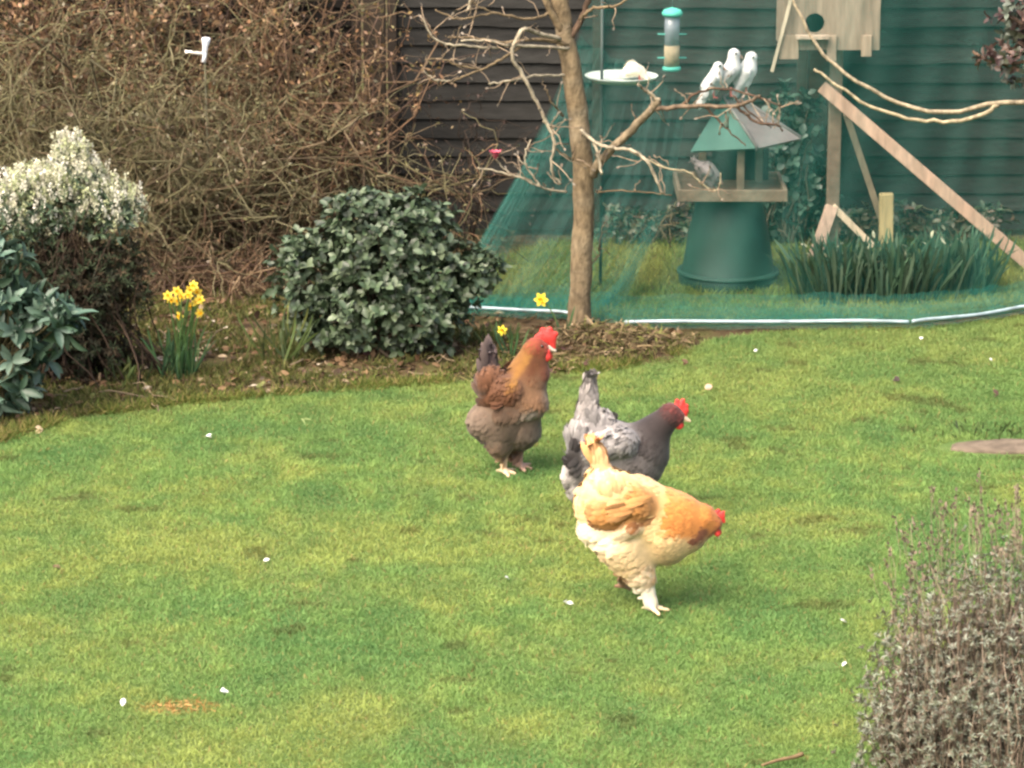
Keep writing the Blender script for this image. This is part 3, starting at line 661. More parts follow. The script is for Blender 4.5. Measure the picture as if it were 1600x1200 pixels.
# ================================================================== FEEDING STATION, TUBE FEEDER, DISH
SY = 12.25; sp0 = G(938, 452); SY = sp0[1]; sS = ppm(950, 120, SY)
t = thing("feeding_station", "thin dark metal bird feeding pole right of the tree trunk", "feeder pole", sp0)
ztop = P(938, -45, SY)[2]
MB().tubes(np.array([[sp0[0], SY, -.0], [sp0[0], SY, .6], [sp0[0], SY, ztop]]), .006, 8, (.03, .035, .032)).build("pole", M_METAL, t)
fx = P(1050, 60, SY)[0]
a_ = np.linspace(0, 1, 9); arm = np.stack([lerp(sp0[0], fx, a_), np.full(9, SY), ztop - .02 + .04 * np.sin(a_ * math.pi) - .03 * a_], 1)
MB().tubes(arm, .004, 8, (.03, .035, .032)).build("hook_arm", M_METAL, t)
zd = P(970, 124, SY)[2]; dx = P(971, 124, SY)[0]; rd = 56 / sS
MB().tubes(np.array([[sp0[0], SY, zd - .012], [dx, SY, zd - .012]]), .004, 8, (.03, .035, .032)).build("dish_bracket", M_METAL, t)
t = thing("feeding_dish", "shallow pale dish holding a white bird beside the tree trunk", "bird bath", (dx, SY, zd - .008))
MB().lathe([(.02, -.006), (rd * .8, -.006), (rd, .012), (rd + .004, .016), (rd - .002, .016), (rd * .8, .001), (.01, -.001)], (dx, SY, zd), 48, (.50, .55, .50)).build("bowl", M_PIPE, t)
dove("dove", "cream white dove bending down inside the shallow dish", DG, SY, (1000, 112, 9, 12, 991, 109, 9), (1010, 121, 6), (986, 110, 8, 979, 113, 5), (1014, 124, 1018, 127), (.82, .76, .62), (.82, .75, .6), (.8, .74, .6), None, (999, 124))
t = thing("tube_feeder", "hanging tube bird feeder with bright teal lid and base", "bird feeder", (fx, SY, P(1050, 112, SY)[2]))
zb, zl = P(1052, 110, SY)[2], P(1050, 24, SY)[2]; rf = 12 / sS
MB().lathe([(rf * 1.15, 0), (rf * 1.25, .008), (rf * 1.1, .016), (.004, .017)], (fx, SY, zb), 28, (.07, .34, .27)).build("base_cup", M_PAINT, t)
m_tube = mat("feeder_tube", .2, .5, 0, 30, .1)
MB().lathe([(rf, .0), (rf, zl - zb - .13), (.003, zl - zb - .13)], (fx, SY, zb + .017), 28, (.30, .24, .15)).build("seed", M_DRYLEAF, t)
MB().lathe([(rf, 0), (rf, .11), (.003, .11)], (fx, SY, zl - .113), 28, (.16, .18, .2)).build("tube", m_tube, t)
MB().lathe([(rf * 1.3, 0), (rf * 1.35, .01), (rf * 1.1, .022), (.004, .03)], (fx, SY, zl), 28, (.10, .50, .38)).build("lid", M_PAINT, t)
for zz_ in (.05, .14):
    MB().tubes(np.array([[fx - rf * 1.9, SY - .01, zb + zz_], [fx + rf * 1.9, SY - .01, zb + zz_]]), .003, 6, (.07, .3, .25)).build("perch", M_PAINT, t)
MB().tubes(np.array([[fx, SY, zl + .028], [fx, SY, arm[-1][2] - .002]]), .0015, 6, (.1, .1, .1)).build("hanger", M_METAL, t)

# ================================================================== NEST BOX ON POST, PLANK, STAKE
BY = 12.72; bS = ppm(1300, 200, BY)
pb = G(1299, 398); BY = pb[1]
t = thing("dovecote", "pale wooden dovecote with round hole on a braced brown post", "dovecote", pb)
zbx = P(1290, 62, BY)[2]
px_ = pb[0]
MB().beam((px_, BY, 0), (px_, BY, zbx + .05), .05, .05, (.155, .115, .08)).build("post", M_WOOD, t, smooth=False, bevel=.003)
MB().beam(P(1300, 322, BY - .035), G(1270, 408, .0), .05, .02, (.42, .30, .22)).build("brace", M_PALEWOOD, t, smooth=False, bevel=.002)
MB().beam(P(1301, 322, BY - .03), P(1364, 385, BY - .05), .026, .02, (.55, .45, .31)).build("brace", M_PALEWOOD, t, smooth=False, bevel=.002)
xl, xr = P(1218, 40, BY)[0], P(1364, 40, BY)[0]; zlo, zhi = P(1290, 70, BY)[2], P(1290, 70, BY)[2] + .46; yf = BY - .14
def holed(xa, xb, za, zb_, hx, hz, hr, y, th, c):
    ang = sorted(list(np.linspace(0, 2 * math.pi, 48, endpoint=False)) + [math.atan2(b - hz, a - hx) % (2 * math.pi) for a in (xa, xb) for b in (za, zb_)])
    inner = [(hx + hr * math.cos(a), hz + hr * math.sin(a)) for a in ang]; outer = []
    for a in ang:
        c_, s_ = math.cos(a), math.sin(a); ts = []
        if abs(c_) > 1e-9: ts += [((xb if c_ > 0 else xa) - hx) / c_]
        if abs(s_) > 1e-9: ts += [((zb_ if s_ > 0 else za) - hz) / s_]
        k = min(ts); outer.append((hx + k * c_, hz + k * s_))
    n = len(ang); V = [(x, y, z) for x, z in inner] + [(x, y, z) for x, z in outer] + [(x, y + th, z) for x, z in inner] + [(x, y + th, z) for x, z in outer]
    F = []
    for i in range(n):
        j = (i + 1) % n; F += [(i, j, n + j, n + i), (2 * n + i, 3 * n + i, 3 * n + j, 2 * n + j), (i, 2 * n + i, 2 * n + j, j), (n + i, n + j, 3 * n + j, 3 * n + i)]
    return MB().add(V, [np.array(F)], c)
pc = (.20, .16, .115)
hx, hz = P(1273, 36, yf)[0], P(1273, 36, yf)[2]
xm = P(1293, 36, yf)[0]
holed(xl + .012, xr, zlo, zhi, hx, hz, 15 / bS, yf, .014, pc).build("front_panel", M_PALEWOOD, t, smooth=False)
for x_ in (xl + .006, xr + .006): MB().box((x_, BY + .007, (zlo + zhi) / 2), (.012, .296, zhi - zlo), pc).build("side_panel", M_PALEWOOD, t, smooth=False)
MB().box(((xl + xr) / 2 + .006, BY + .16, (zlo + zhi) / 2), (xr - xl + .012, .012, zhi - zlo), (.05, .05, .045)).build("back_panel", M_PALEWOOD, t, smooth=False)
MB().box(((xl + xr) / 2 + .006, BY + .009, zlo + .006), (xr - xl - .014, .27, .012), (.3, .24, .17)).build("floor_board", M_PALEWOOD, t, smooth=False)
slab([(xl - .05, yf - .06, zhi + .002), (xr + .06, yf - .06, zhi + .002), (xr + .06, BY, zhi + .12), (xl - .05, BY, zhi + .12)], .015, (.2, .17, .13)).build("roof", M_WOOD, t, smooth=False)
slab([(xl - .05, BY, zhi + .12), (xr + .06, BY, zhi + .12), (xr + .06, BY + .22, zhi + .002), (xl - .05, BY + .22, zhi + .002)], .015, (.2, .17, .13)).build("roof", M_WOOD, t, smooth=False)
for x0_, x1_, yy in ((1218, 1248, 92), (1292, 1307, 95), (1346, 1362, 88)):
    xa, xb = P(x0_, 60, yf)[0], P(x1_, 60, yf)[0]; zq = P(1290, yy, yf)[2]
    MB().box(((xa + xb) / 2, yf - .006, (zq + zlo) / 2 + .03), (xb - xa, .012, zlo - zq + .06), (.26, .205, .145)).build("leg", M_PALEWOOD, t, smooth=False, bevel=.002)
MB().beam(P(1238, -10, yf - .02), P(1206, 112, yf - .02), .012, .01, (.40, .36, .26)).build("stay", M_PALEWOOD, t, smooth=False)
MB().box((hx - .01, yf - .03, P(1273, 56, yf)[2]), (.13, .05, .012), (.33, .27, .2)).build("landing_ledge", M_PALEWOOD, t, smooth=False)

pg = G(1625, 428)
t = tag(MB().beam(P(1284, 135, BY - .06), pg, .05, .028, (.30, .205, .145)).build("plank", M_PALEWOOD, smooth=False, bevel=.003, loc=pg), "long pinkish wooden plank leaning diagonally from the dovecote post to the ground", "plank")
mb = MB(); mb.beam(P(1322, 178, BY - .025), P(1380, 352, BY - .10), .03, .022, (.34, .26, .17)); mb.beam(P(1380, 352, BY - .10), G(1392, 395), .03, .022, (.34, .26, .17))
tag(MB().beam(P(1322, 178, BY - .02), G(1392, 388), .026, .02, (.28, .22, .15)).build("batten", M_PALEWOOD, smooth=False, bevel=.002, loc=G(1392, 388)), "thin wooden batten leaning steeply on the dovecote post", "batten")
sb = G(1384, 396)
t = tag(MB().beam(sb, P(1385, 302, sb[1]), .056, .045, (.36, .29, .14)).build("wooden_stake", M_PALEWOOD, smooth=False, bevel=.005, loc=sb), "short stout yellowish wooden stake between batten and leaning plank", "stake")

# ================================================================== NET
def net_mat():
    m = bpy.data.materials.new("netting"); m.use_nodes = True; N = m.node_tree.nodes; Lk = m.node_tree.links
    b = N["Principled BSDF"]; b.inputs["Base Color"].default_value = (.018, .18, .142, 1); b.inputs["Roughness"].default_value = .5
    uv = N.new("ShaderNodeUVMap"); sx = N.new("ShaderNodeSeparateXYZ"); Lk.new(uv.outputs[0], sx.inputs[0])
    outs = []
    for o in (sx.outputs[0], sx.outputs[1]):
        mu = N.new("ShaderNodeMath"); mu.operation = 'MULTIPLY'; mu.inputs[1].default_value = 1 / .0075; Lk.new(o, mu.inputs[0])
        fr = N.new("ShaderNodeMath"); fr.operation = 'FRACT'; Lk.new(mu.outputs[0], fr.inputs[0])
        lt = N.new("ShaderNodeMath"); lt.operation = 'LESS_THAN'; lt.inputs[1].default_value = .095; Lk.new(fr.outputs[0], lt.inputs[0]); outs.append(lt)
    mxx = N.new("ShaderNodeMath"); mxx.operation = 'MAXIMUM'; Lk.new(outs[0].outputs[0], mxx.inputs[0]); Lk.new(outs[1].outputs[0], mxx.inputs[1])
    tr = N.new("ShaderNodeBsdfTransparent"); ms = N.new("ShaderNodeMixShader")
    tl = N.new("ShaderNodeBsdfTranslucent"); tl.inputs[0].default_value = (.018, .18, .142, 1); m2 = N.new("ShaderNodeMixShader"); m2.inputs[0].default_value = .35
    Lk.new(b.outputs[0], m2.inputs[1]); Lk.new(tl.outputs[0], m2.inputs[2])
    Lk.new(mxx.outputs[0], ms.inputs[0]); Lk.new(tr.outputs[0], ms.inputs[1]); Lk.new(m2.outputs[0], ms.inputs[2]); Lk.new(ms.outputs[0], N["Material Output"].inputs[0])
    return m
M_NET = net_mat()
def net_sheet(left, right, nu, nv, fold_a, fold_n, seed, ucut=None):
    """left/right: polylines bottom->top; gathered into folds along u"""
    def res(pl):
        pl = np.array(pl, float); s = np.concatenate([[0], np.cumsum(np.linalg.norm(np.diff(pl, axis=0), axis=1))]); q = np.linspace(0, s[-1], nv)
        return np.stack([np.interp(q, s, pl[:, i]) for i in range(3)], 1)
    Lp, Rp = res(left), res(right); u = np.linspace(0, 1, nu); v = np.linspace(0, 1, nv); U, Vv = np.meshgrid(u, v)
    Pt = Lp[:, None] * (1 - U[..., None]) + Rp[:, None] * U[..., None]
    ph = U * fold_n * 2 * math.pi + 2.5 * fbm(U * 7, Vv * 2.2, seed)
    Pt[..., 1] += fold_a * np.sin(ph) * (.4 + .6 * (1 - Vv)) + .03 * (fbm(U * 5, Vv * 3, seed + 5) - .5)
    Pt[..., 2] = np.maximum(Pt[..., 2] - .02 * np.abs(np.sin(U * fold_n * 1.3)) * Vv, .006)
    dl = np.linalg.norm(np.diff(Pt, axis=1), axis=2); uu = np.concatenate([np.zeros((nv, 1)), np.cumsum(dl, 1)], 1)
    uvh = np.concatenate([np.zeros((1, nu)), np.cumsum(np.linalg.norm(np.diff(Pt, axis=0), axis=2), 0)], 0)
    uu = uu[nv // 3][None].repeat(nv, 0); uvh = uvh[:, nu // 2][:, None].repeat(nu, 1)
    I = np.arange(nu * nv).reshape(nv, nu)
    return Pt.reshape(-1, 3), np.stack([I[:-1, :-1], I[:-1, 1:], I[1:, 1:], I[1:, :-1]], -1).reshape(-1, 4), np.stack([uu, uvh], -1).reshape(-1, 2)
t = thing("garden_net", "green mesh netting draped like a tent over the feeding area", "netting", G(980, 510))
nb = [G(*q) for q in NETBASE]
def part_net(name, l, r, *a):
    V, Fq, uv = net_sheet(l, r, *a); MB().add(V, [Fq], (.1, .3, .25), uv).build(name, M_NET, t)
ttl, ttr = P(930, -60, 11.95), P(1950, -80, 12.0)
part_net("front_sheet", [G(690, 486), P(745, 385, 11.75), P(810, 270, 11.8), P(862, 165, 11.85), P(905, 55, 11.9), ttl], [G(1960, 466) + np.array([0, 0, 0]), P(1960, 200, 11.95), ttr], 260, 90, .012, 16, 3)
part_net("side_sheet", [G(705, 484) + (0, .03, 0), P(750, 385, 11.8), P(815, 270, 11.86), P(866, 165, 11.9), P(908, 55, 11.95)], [G(925, 496), P(985, 440, 11.9), P(1015, 380, 12.15), P(1050, 310, 12.4), P(1075, 150, 12.6)], 120, 80, .03, 13, 8)
part_net("loose_fold", [G(860, 494) + (0, .02, 0), P(930, 478, 11.72), P(965, 440, 11.8), P(985, 395, 12.0), P(1020, 340, 12.3)], [G(945, 503) + (0, .02, 0), P(975, 470, 11.78), P(995, 430, 11.9), P(1010, 390, 12.05), P(1045, 322, 12.32)], 40, 60, .03, 5, 12)
part_net("loose_fold", [G(700, 484) + (0, .01, 0), P(757, 400, 11.72), P(822, 280, 11.8), P(868, 175, 11.86)], [G(760, 486) + (0, .02, 0), P(792, 400, 11.76), P(838, 290, 11.84), P(876, 175, 11.88)], 40, 60, .02, 7, 15)
part_net("loose_fold", [G(870, 494) + (0, .03, 0), P(945, 470, 11.75), P(985, 420, 11.9), P(1018, 350, 12.2)], [G(905, 497) + (0, .03, 0), P(958, 474, 11.76), P(997, 424, 11.92), P(1030, 350, 12.22)], 30, 60, .02, 5, 16)
part_net("loose_fold", [P(742, 392, 11.72), P(790, 310, 11.77), P(835, 225, 11.82)], [P(775, 395, 11.8), P(815, 320, 11.84), P(850, 225, 11.86)], 24, 40, .02, 4, 14)
# skirt of the net bunched along the ground
mb = MB()
for yo, zh in ((-.09, .0), (-.04, .02), (.03, .02), (.06, .045)):
    q = np.array(nb[1:]); k = 160; s = np.linspace(0, len(q) - 1, k); base = np.stack([np.interp(s, np.arange(len(q)), q[:, i]) for i in range(3)], 1)
    lo = base + np.stack([np.zeros(k), yo - .07 + .03 * fbm(s * 3, s * 0, 21), .012 + .02 * fbm(s * 9, s * 0, 4)], 1); hi = base + np.stack([np.zeros(k), yo + .06 + .05 * fbm(s * 4, s * 0 + 3, 22), .02 + zh + .03 * fbm(s * 7, s * 0 + 9, 6)], 1)
    V = np.concatenate([lo, hi]); i = np.arange(k - 1); mb.add(V, [np.stack([i, i + 1, k + i + 1, k + i], 1)], (.1, .3, .25), np.concatenate([np.stack([base[:, 0] + .02 * fbm(s * 9, s * 0, 4), s * 0], 1), np.stack([base[:, 0] * 1.03, s * 0 + .13], 1)]))
mb.build("net_skirt", M_NET, t)
def pipe(pts, r, label, c=(.30, .38, .40)):
    q = np.array([G(*p_, r + .03) for p_ in pts]); s = np.linspace(0, len(q) - 1, 30); path = np.stack([np.interp(s, np.arange(len(q)), q[:, i]) for i in range(3)], 1)
    path[:, 2] += .003 * np.sin(s * 2.3)
    tag(MB().tubes(path, r, 10, c).build("pipe", M_PIPE, loc=path[0]), label, "pipe", "pale pipes holding down the net")
pipe([(640, 478), (690, 478), (780, 481), (872, 487), (900, 492)], .0062, "pale pipe lying on the net hem left of the trunk")
pipe([(976, 503), (1100, 503), (1200, 501), (1312, 502), (1420, 503)], .0062, "straight white pipe on the net hem below the green tub")
pipe([(1425, 502), (1470, 498), (1530, 490), (1600, 479), (1720, 466)], .0062, "white pipe curving up to the right on the net hem")
pipe([(1198, 362), (1235, 362), (1272, 362)], .0062, "short white pipe far back beside the dovecote braces")
pipe([(1390, 352), (1480, 350), (1560, 350), (1640, 347)], .006, "long white pipe along the foot of the right fence")

# ================================================================== TREE
def spline(pts, n):
    pts = np.array(pts, float); k = len(pts); s = np.linspace(0, k - 1, n); i = np.clip(s.astype(int), 0, k - 2); f = (s - i)[:, None]
    p0, p1, p2, p3 = pts[np.maximum(i - 1, 0)], pts[i], pts[i + 1], pts[np.minimum(i + 2, k - 1)]
    return .5 * (2 * p1 + (p2 - p0) * f + (2 * p0 - 5 * p1 + 4 * p2 - p3) * f ** 2 + (3 * p1 - p0 - 3 * p2 + p3) * f ** 3)
TR = G(905, 514); TRY = TR[1]
BK1, BK2, BK3 = (.145, .108, .062), (.27, .235, .165), (.085, .055, .036)
def limb(mb, pts, r0, r1, c, n=24, sides=8, wob=.0018):
    """pts: (px, py, depth offset)"""
    q = np.array([P(a, b, TRY + (d[0] if d else 0)) for a, b, *d in pts]); q = spline(q, n)
    q[1:-1] += rng.normal(0, wob, (n - 2, 3))
    s = ppm(pts[0][0], pts[0][1], TRY); rr = .8 * np.linspace(r0, r1, n) / s * (1 + .04 * rng.normal(size=n))
    mb.tubes(q, rr, sides, np.asarray(c, float)); return q
t = thing("magnolia_tree", "slim bare magnolia tree with lichened trunk and budding branches", "tree", TR)
mb = MB(); n = 60
tp = spline(np.array([P(a, b, TRY + d) for a, b, d in ((905, 520, 0), (906, 470, 0), (909, 400, 0), (912, 320, .01), (910, 250, .02), (903, 180, .02), (893, 110, .02), (882, 50, .03), (872, -20, .04), (866, -120, .06), (880, -300, .1))]), n)
tp[:, :2] += .0015 * np.stack([np.sin(np.arange(n) * .9), np.cos(np.arange(n) * 1.3)], 1)
s_ = np.linspace(0, 1, n); rr = np.interp(s_, [0, .04, .12, .5, .75, 1], [25, 19, 17, 16, 14, 9]) / ppm(905, 400, TRY) * (1 + .025 * rng.normal(size=n))
cc = np.array(BK1)[None] * (1 + .25 * (fbm(np.arange(n) * .7, np.zeros(n), 3)[:, None] - .5)); cc = lerp(cc, np.array(BK2)[None], np.clip(fbm(np.arange(n) * .5, np.zeros(n) + 4, 6) - .5, 0, .35)[:, None])
mb.tubes(tp[None], rr[None], 16, cc[None]); mb.build("trunk", M_BARK, t)
limbs = [
    ([(926, 275, 0), (940, 250, -.04), (985, 205, -.1), (1030, 158, -.15)], 10, 7, (.17, .135, .085)),
    ([(1030, 158, -.15), (1010, 143, -.16), (998, 132, -.18)], 4, 2, (.24, .2, .135)),
    ([(1000, 190, -.11), (1020, 172, -.13), (1060, 168, -.2), (1100, 165, -.25), (1150, 166, -.3), (1188, 150, -.33)], 5, 3.2, (.12, .088, .058)),
    ([(1060, 168, -.2), (1085, 148, -.22), (1120, 138, -.24), (1185, 152, -.3)], 3, 2, BK3),
    ([(1150, 166, -.3), (1180, 190, -.3), (1215, 195, -.31), (1222, 205, -.3)], 3, 1.6, BK3),
    ([(1100, 165, -.25), (1130, 195, -.25), (1165, 228, -.25)], 2.4, 1.2, BK3),
    ([(1145, 150, -.3), (1175, 178, -.3), (1205, 200, -.3)], 2.4, 1.2, (.10, .07, .05)),
    ([(1185, 152, -.33), (1225, 168, -.35)], 2, 1, BK3),
    ([(908, 203, -.03), (932, 224, -.08), (960, 232, -.12), (985, 234, -.16), (1010, 250, -.2), (1020, 270, -.2), (1036, 302, -.2)], 3.5, 3, BK2),
    ([(925, 215, -.06), (933, 240, -.08), (940, 272, -.1)], 3.2, 2.6, BK2),
    ([(985, 236, -.16), (1040, 262, -.2), (1075, 268, -.22), (1100, 290, -.22), (1122, 296, -.23), (1126, 270, -.23)], 2, 1.4, (.24, .21, .13)),
    ([(875, 62, -.02), (840, 52, -.08), (816, 47, -.12), (799, 84, -.14), (815, 115, -.14), (833, 148, -.14), (848, 178, -.14), (863, 212, -.14), (866, 232, -.14), (861, 256, -.14), (866, 275, -.13), (876, 287, -.12)], 4.5, 2.6, BK2),
    ([(866, 232, -.14), (895, 250, -.1)], 1.8, 1.2, BK1),
    ([(848, 190, -.14), (860, 196, -.14), (866, 201, -.14)], 1.6, 1, BK2),
    ([(888, 70, 0), (840, 62, -.05), (790, 66, -.1), (745, 60, -.12), (700, 58, -.14)], 4, 1.5, BK1),
    ([(890, 75, 0), (830, 72, -.1), (790, 70, -.14), (760, 62, -.16), (720, 64, -.17)], 3.6, 1.6, BK2),
    ([(815, 72, -.12), (780, 95, -.15), (755, 108, -.16), (720, 122, -.18), (705, 128, -.18)], 3, 1.8, BK1),
    ([(750, 108, -.16), (715, 102, -.18), (690, 92, -.18), (664, 94, -.18)], 2.2, 1.2, BK1), ([(706, 128, -.18), (680, 124, -.19), (662, 112, -.2)], 2.2, 1.2, BK2),
    ([(780, 75, -.14), (730, 72, -.16), (690, 66, -.17), (672, 52, -.17), (660, 28, -.17)], 2.6, 1.4, BK2),
    ([(884, 118, 0), (840, 118, -.06), (800, 126, -.1), (764, 131, -.12)], 2.6, 2, BK2),
    ([(880, 182, 0), (862, 160, -.05), (853, 138, -.06)], 2, 1.5, BK1),
    ([(885, 300, 0), (845, 292, -.05), (820, 280, -.05), (800, 274, -.05), (772, 266, -.05), (746, 262, -.05)], 2.4, 1.6, BK2), ([(800, 274, -.05), (780, 256, -.05), (772, 246, -.05)], 1.6, 1.2, BK2),
    ([(845, 292, -.05), (824, 262, -.05), (821, 240, -.05), (830, 218, -.05)], 2, 1.4, BK2), ([(824, 262, -.05), (812, 250, -.05)], 1.4, 1.2, BK2),
    ([(884, 55, .02), (862, 20, .0), (845, -20, 0), (820, -80, 0)], 8, 5, BK1), ([(890, 60, .02), (915, 15, .03), (930, -40, .03), (960, -120, .05)], 7, 4, BK3),
    ([(905, 30, .02), (930, 12, -.02), (960, 10, -.04), (985, -5, -.05)], 3.5, 2, BK1), ([(862, 20, 0), (820, 30, -.05), (770, 20, -.08), (720, 30, -.1), (680, 15, -.1)], 3, 1.4, BK1),
    ([(735, 0, -.1), (733, 12, -.1), (728, 18, -.1)], 3, 2, BK2), ([(770, 20, -.08), (740, 5, -.1), (733, -10, -.1)], 2, 1.4, BK1),
    ([(912, 420, .0), (935, 400, .05), (938, 380, .05)], 2, 1.2, BK1), ([(930, 300, 0), (980, 298, -.05), (1050, 305, -.1)], 1.6, 1, BK1)]
mb = MB()
limb_q = []
for pts, a, b, c in limbs: limb_q.append(limb(mb, pts, a, b, c, 8 + 3 * len(pts)))
mb.build("branches", M_BARK, t)
# fine twigs and buds
mb = MB(); bud = MB(); bp_, bd_ = [], []
for q, (pts, a, b, c) in zip(limb_q, limbs):
    if a > 5: continue
    m = max(2, int(len(q) * .28))
    for k in rng.choice(len(q), m):
        d = nrm(rng.normal(size=3) + np.array([0, 0, .5])); L = rng.uniform(.03, .12); pth = q[k] + d * np.linspace(0, L, 5)[:, None] + np.cumsum(rng.normal(0, .006, (5, 3)), 0)
        mb.tubes(pth, np.linspace(.0022, .0012, 5)[None], 4, np.array([.24, .18, .12]) * rng.uniform(.6, 1.4)); bp_.append(pth[-1]); bd_.append(d)
bp_, bd_ = np.array(bp_), np.array(bd_)
tag(mb.build("twigs", M_TWIG, t), kind="stuff")
bud.inst(LEAF_V, LEAF_F, np.repeat(bp_, 2, 0), np.repeat(bd_, 2, 0) + rng.normal(0, .12, (2 * len(bp_), 3)), rdir(2 * len(bp_)), .016, .008, np.array([.20, .165, .12]) * rng.uniform(.6, 1.2, (2 * len(bp_), 1)))
tag(bud.build("buds", M_LEAF, t), kind="stuff")
# one pink opening flower
fl = P(774, 243, TRY - .05); mb = MB(); n = 9
a = np.arange(n) / n * 6.28; dd = np.stack([np.cos(a) * .55, np.sin(a) * .55, np.full(n, .8)], 1)
mb.inst(LEAF_V, LEAF_F, fl[None].repeat(n, 0) - (0, 0, .015), dd, -np.stack([np.cos(a), np.sin(a), np.zeros(n)], 1), .042, .022, np.array([.55, .10, .15]) * rng.uniform(.8, 1.2, (n, 1)))
mb.build("flower", M_PETAL, t)

# ================================================================== SHRUBS
def twig_paths(starts, dirs, L, n, wander, droop):
    M = len(starts); st = dirs[:, None] * (L[:, None, None] / (n - 1)) + rng.normal(0, 1, (M, n, 3)) * wander * L[:, None, None] / n
    st[:, :, 2] -= droop * L[:, None] / n * np.linspace(0, 2, n)[None]; st[:, 0] = 0
    return starts[:, None] + np.cumsum(st, 1)
def twiggy(name, label, base, wx, wy, hgt, nstem, ntwig, cs, cleaf, nleaf, leafL, upr=1.0, rad=.006, group=None, seed=0, arch=.5):
    t = thing(name, label, "shrub", base, group)
    M = nstem; s0 = base + np.stack([rng.uniform(-wx * .75, wx * .75, M), rng.uniform(-wy, wy, M), np.zeros(M)], 1)
    d = nrm(np.stack([rng.normal(0, .45, M), rng.normal(0, .3, M) - .1, np.full(M, upr)], 1))
    L = hgt * rng.uniform(.6, 1.25, M); pa = twig_paths(s0, d, L, 9, .38, arch)
    cs = np.array(cs); cst = cs[rng.integers(0, len(cs), M)] * rng.uniform(.35, .85, (M, 1))
    mb = MB(); mb.tubes(pa, rng.uniform(.5, 1.4, (M, 1)) * rad * np.linspace(1, .4, 9), 5, cst); mb.build("stems", M_TWIG, t)
    k = rng.integers(0, M, ntwig); j = rng.integers(2, 9, ntwig); s1 = pa[k, j]
    d1 = rng.normal(size=(ntwig, 3)); d1[:, 2] += .35; d1 = nrm(d1); L1 = rng.uniform(.06, .32, ntwig)
    p1 = twig_paths(s1, d1, L1, 6, .32, .2); p1[..., 2] = np.maximum(p1[..., 2], .01)
    c1 = cs[rng.integers(0, len(cs), ntwig)] * rng.uniform(.6, 1.25, (ntwig, 1))
    mb = MB(); mb.tubes(p1, rng.uniform(.0009, .0022, (ntwig, 1)) * np.linspace(1, .6, 6), 3, c1); tag(mb.build("twigs", M_TWIG, t), kind="stuff")
    k = rng.integers(0, ntwig, nleaf); j = rng.integers(1, 6, nleaf); pos = p1[k, j] + rng.normal(0, .006, (nleaf, 3))
    cl = np.array(cleaf); cc = cl[rng.integers(0, len(cl), nleaf)] * rng.uniform(.5, 1.3, (nleaf, 1))
    mb = MB(); LL = rng.uniform(.6, 1.4, nleaf) * leafL; mb.inst(SLEAF_V, SLEAF_F, pos, rdir(nleaf, .2), rdir(nleaf, .6), LL, LL * .5, cc); mb.build("leaves", M_LEAF, t)
OLV = [(.18, .165, .085), (.14, .125, .062), (.20, .18, .10), (.16, .12, .07)]
BRN = [(.19, .115, .065), (.13, .08, .05), (.24, .16, .095), (.11, .07, .05)]
TG = "twiggy shrubs along the fence"
twiggy("twiggy_shrub", "olive green dense twiggy shrub filling the upper left", np.array([P(60, 410, 12.45)[0], 12.45, 0]), .62, .28, 1.6, 190, 5200, OLV, [(.135, .13, .05), (.11, .11, .04), (.15, .125, .06)], 15000, .016, group=TG)
twiggy("twiggy_shrub", "olive brown twiggy shrub around the small white stake", np.array([P(310, 410, 12.6)[0], 12.6, 0]), .38, .25, 1.4, 120, 3400, OLV + BRN[:2], [(.13, .12, .05), (.12, .10, .045), (.16, .11, .06)], 11000, .015, group=TG)
twiggy("twiggy_shrub", "reddish brown upright shrub beside the bare dark fence", np.array([P(485, 405, 12.75)[0], 12.75, 0]), .17, .15, 1.25, 42, 700, BRN, [(.20, .11, .055), (.22, .15, .06), (.13, .11, .04)], 2600, .018, 1.6, .007, group=TG, arch=.2)
twiggy("beech_hedge", "russet brown leafy hedge showing above the twiggy shrubs", np.array([P(230, 405, 12.95)[0], 12.93, 0]), .82, .08, 1.5, 130, 2800, BRN, [(.22, .12, .06), (.18, .10, .05), (.25, .16, .08), (.12, .1, .04)], 15000, .026, 2.2, .006, arch=.15)
twiggy("bramble", "low tangle of dry brown arching stems behind the daffodils", np.array([P(330, 440, 12.05)[0], 12.05, 0]), .34, .2, .55, 90, 700, BRN + [(.30, .22, .13)], [(.2, .13, .07), (.14, .1, .05)], 700, .018, .9, .004, arch=1.1)
twiggy("bare_shrub", "thin leafless shrub in front of the dark fence left of net", np.array([P(720, 400, 12.8)[0], 12.8, 0]), .16, .06, .6, 16, 90, [(.05, .036, .026), (.07, .05, .036)], [(.08, .05, .04)], 250, .016, 1.8, .004, arch=.2)

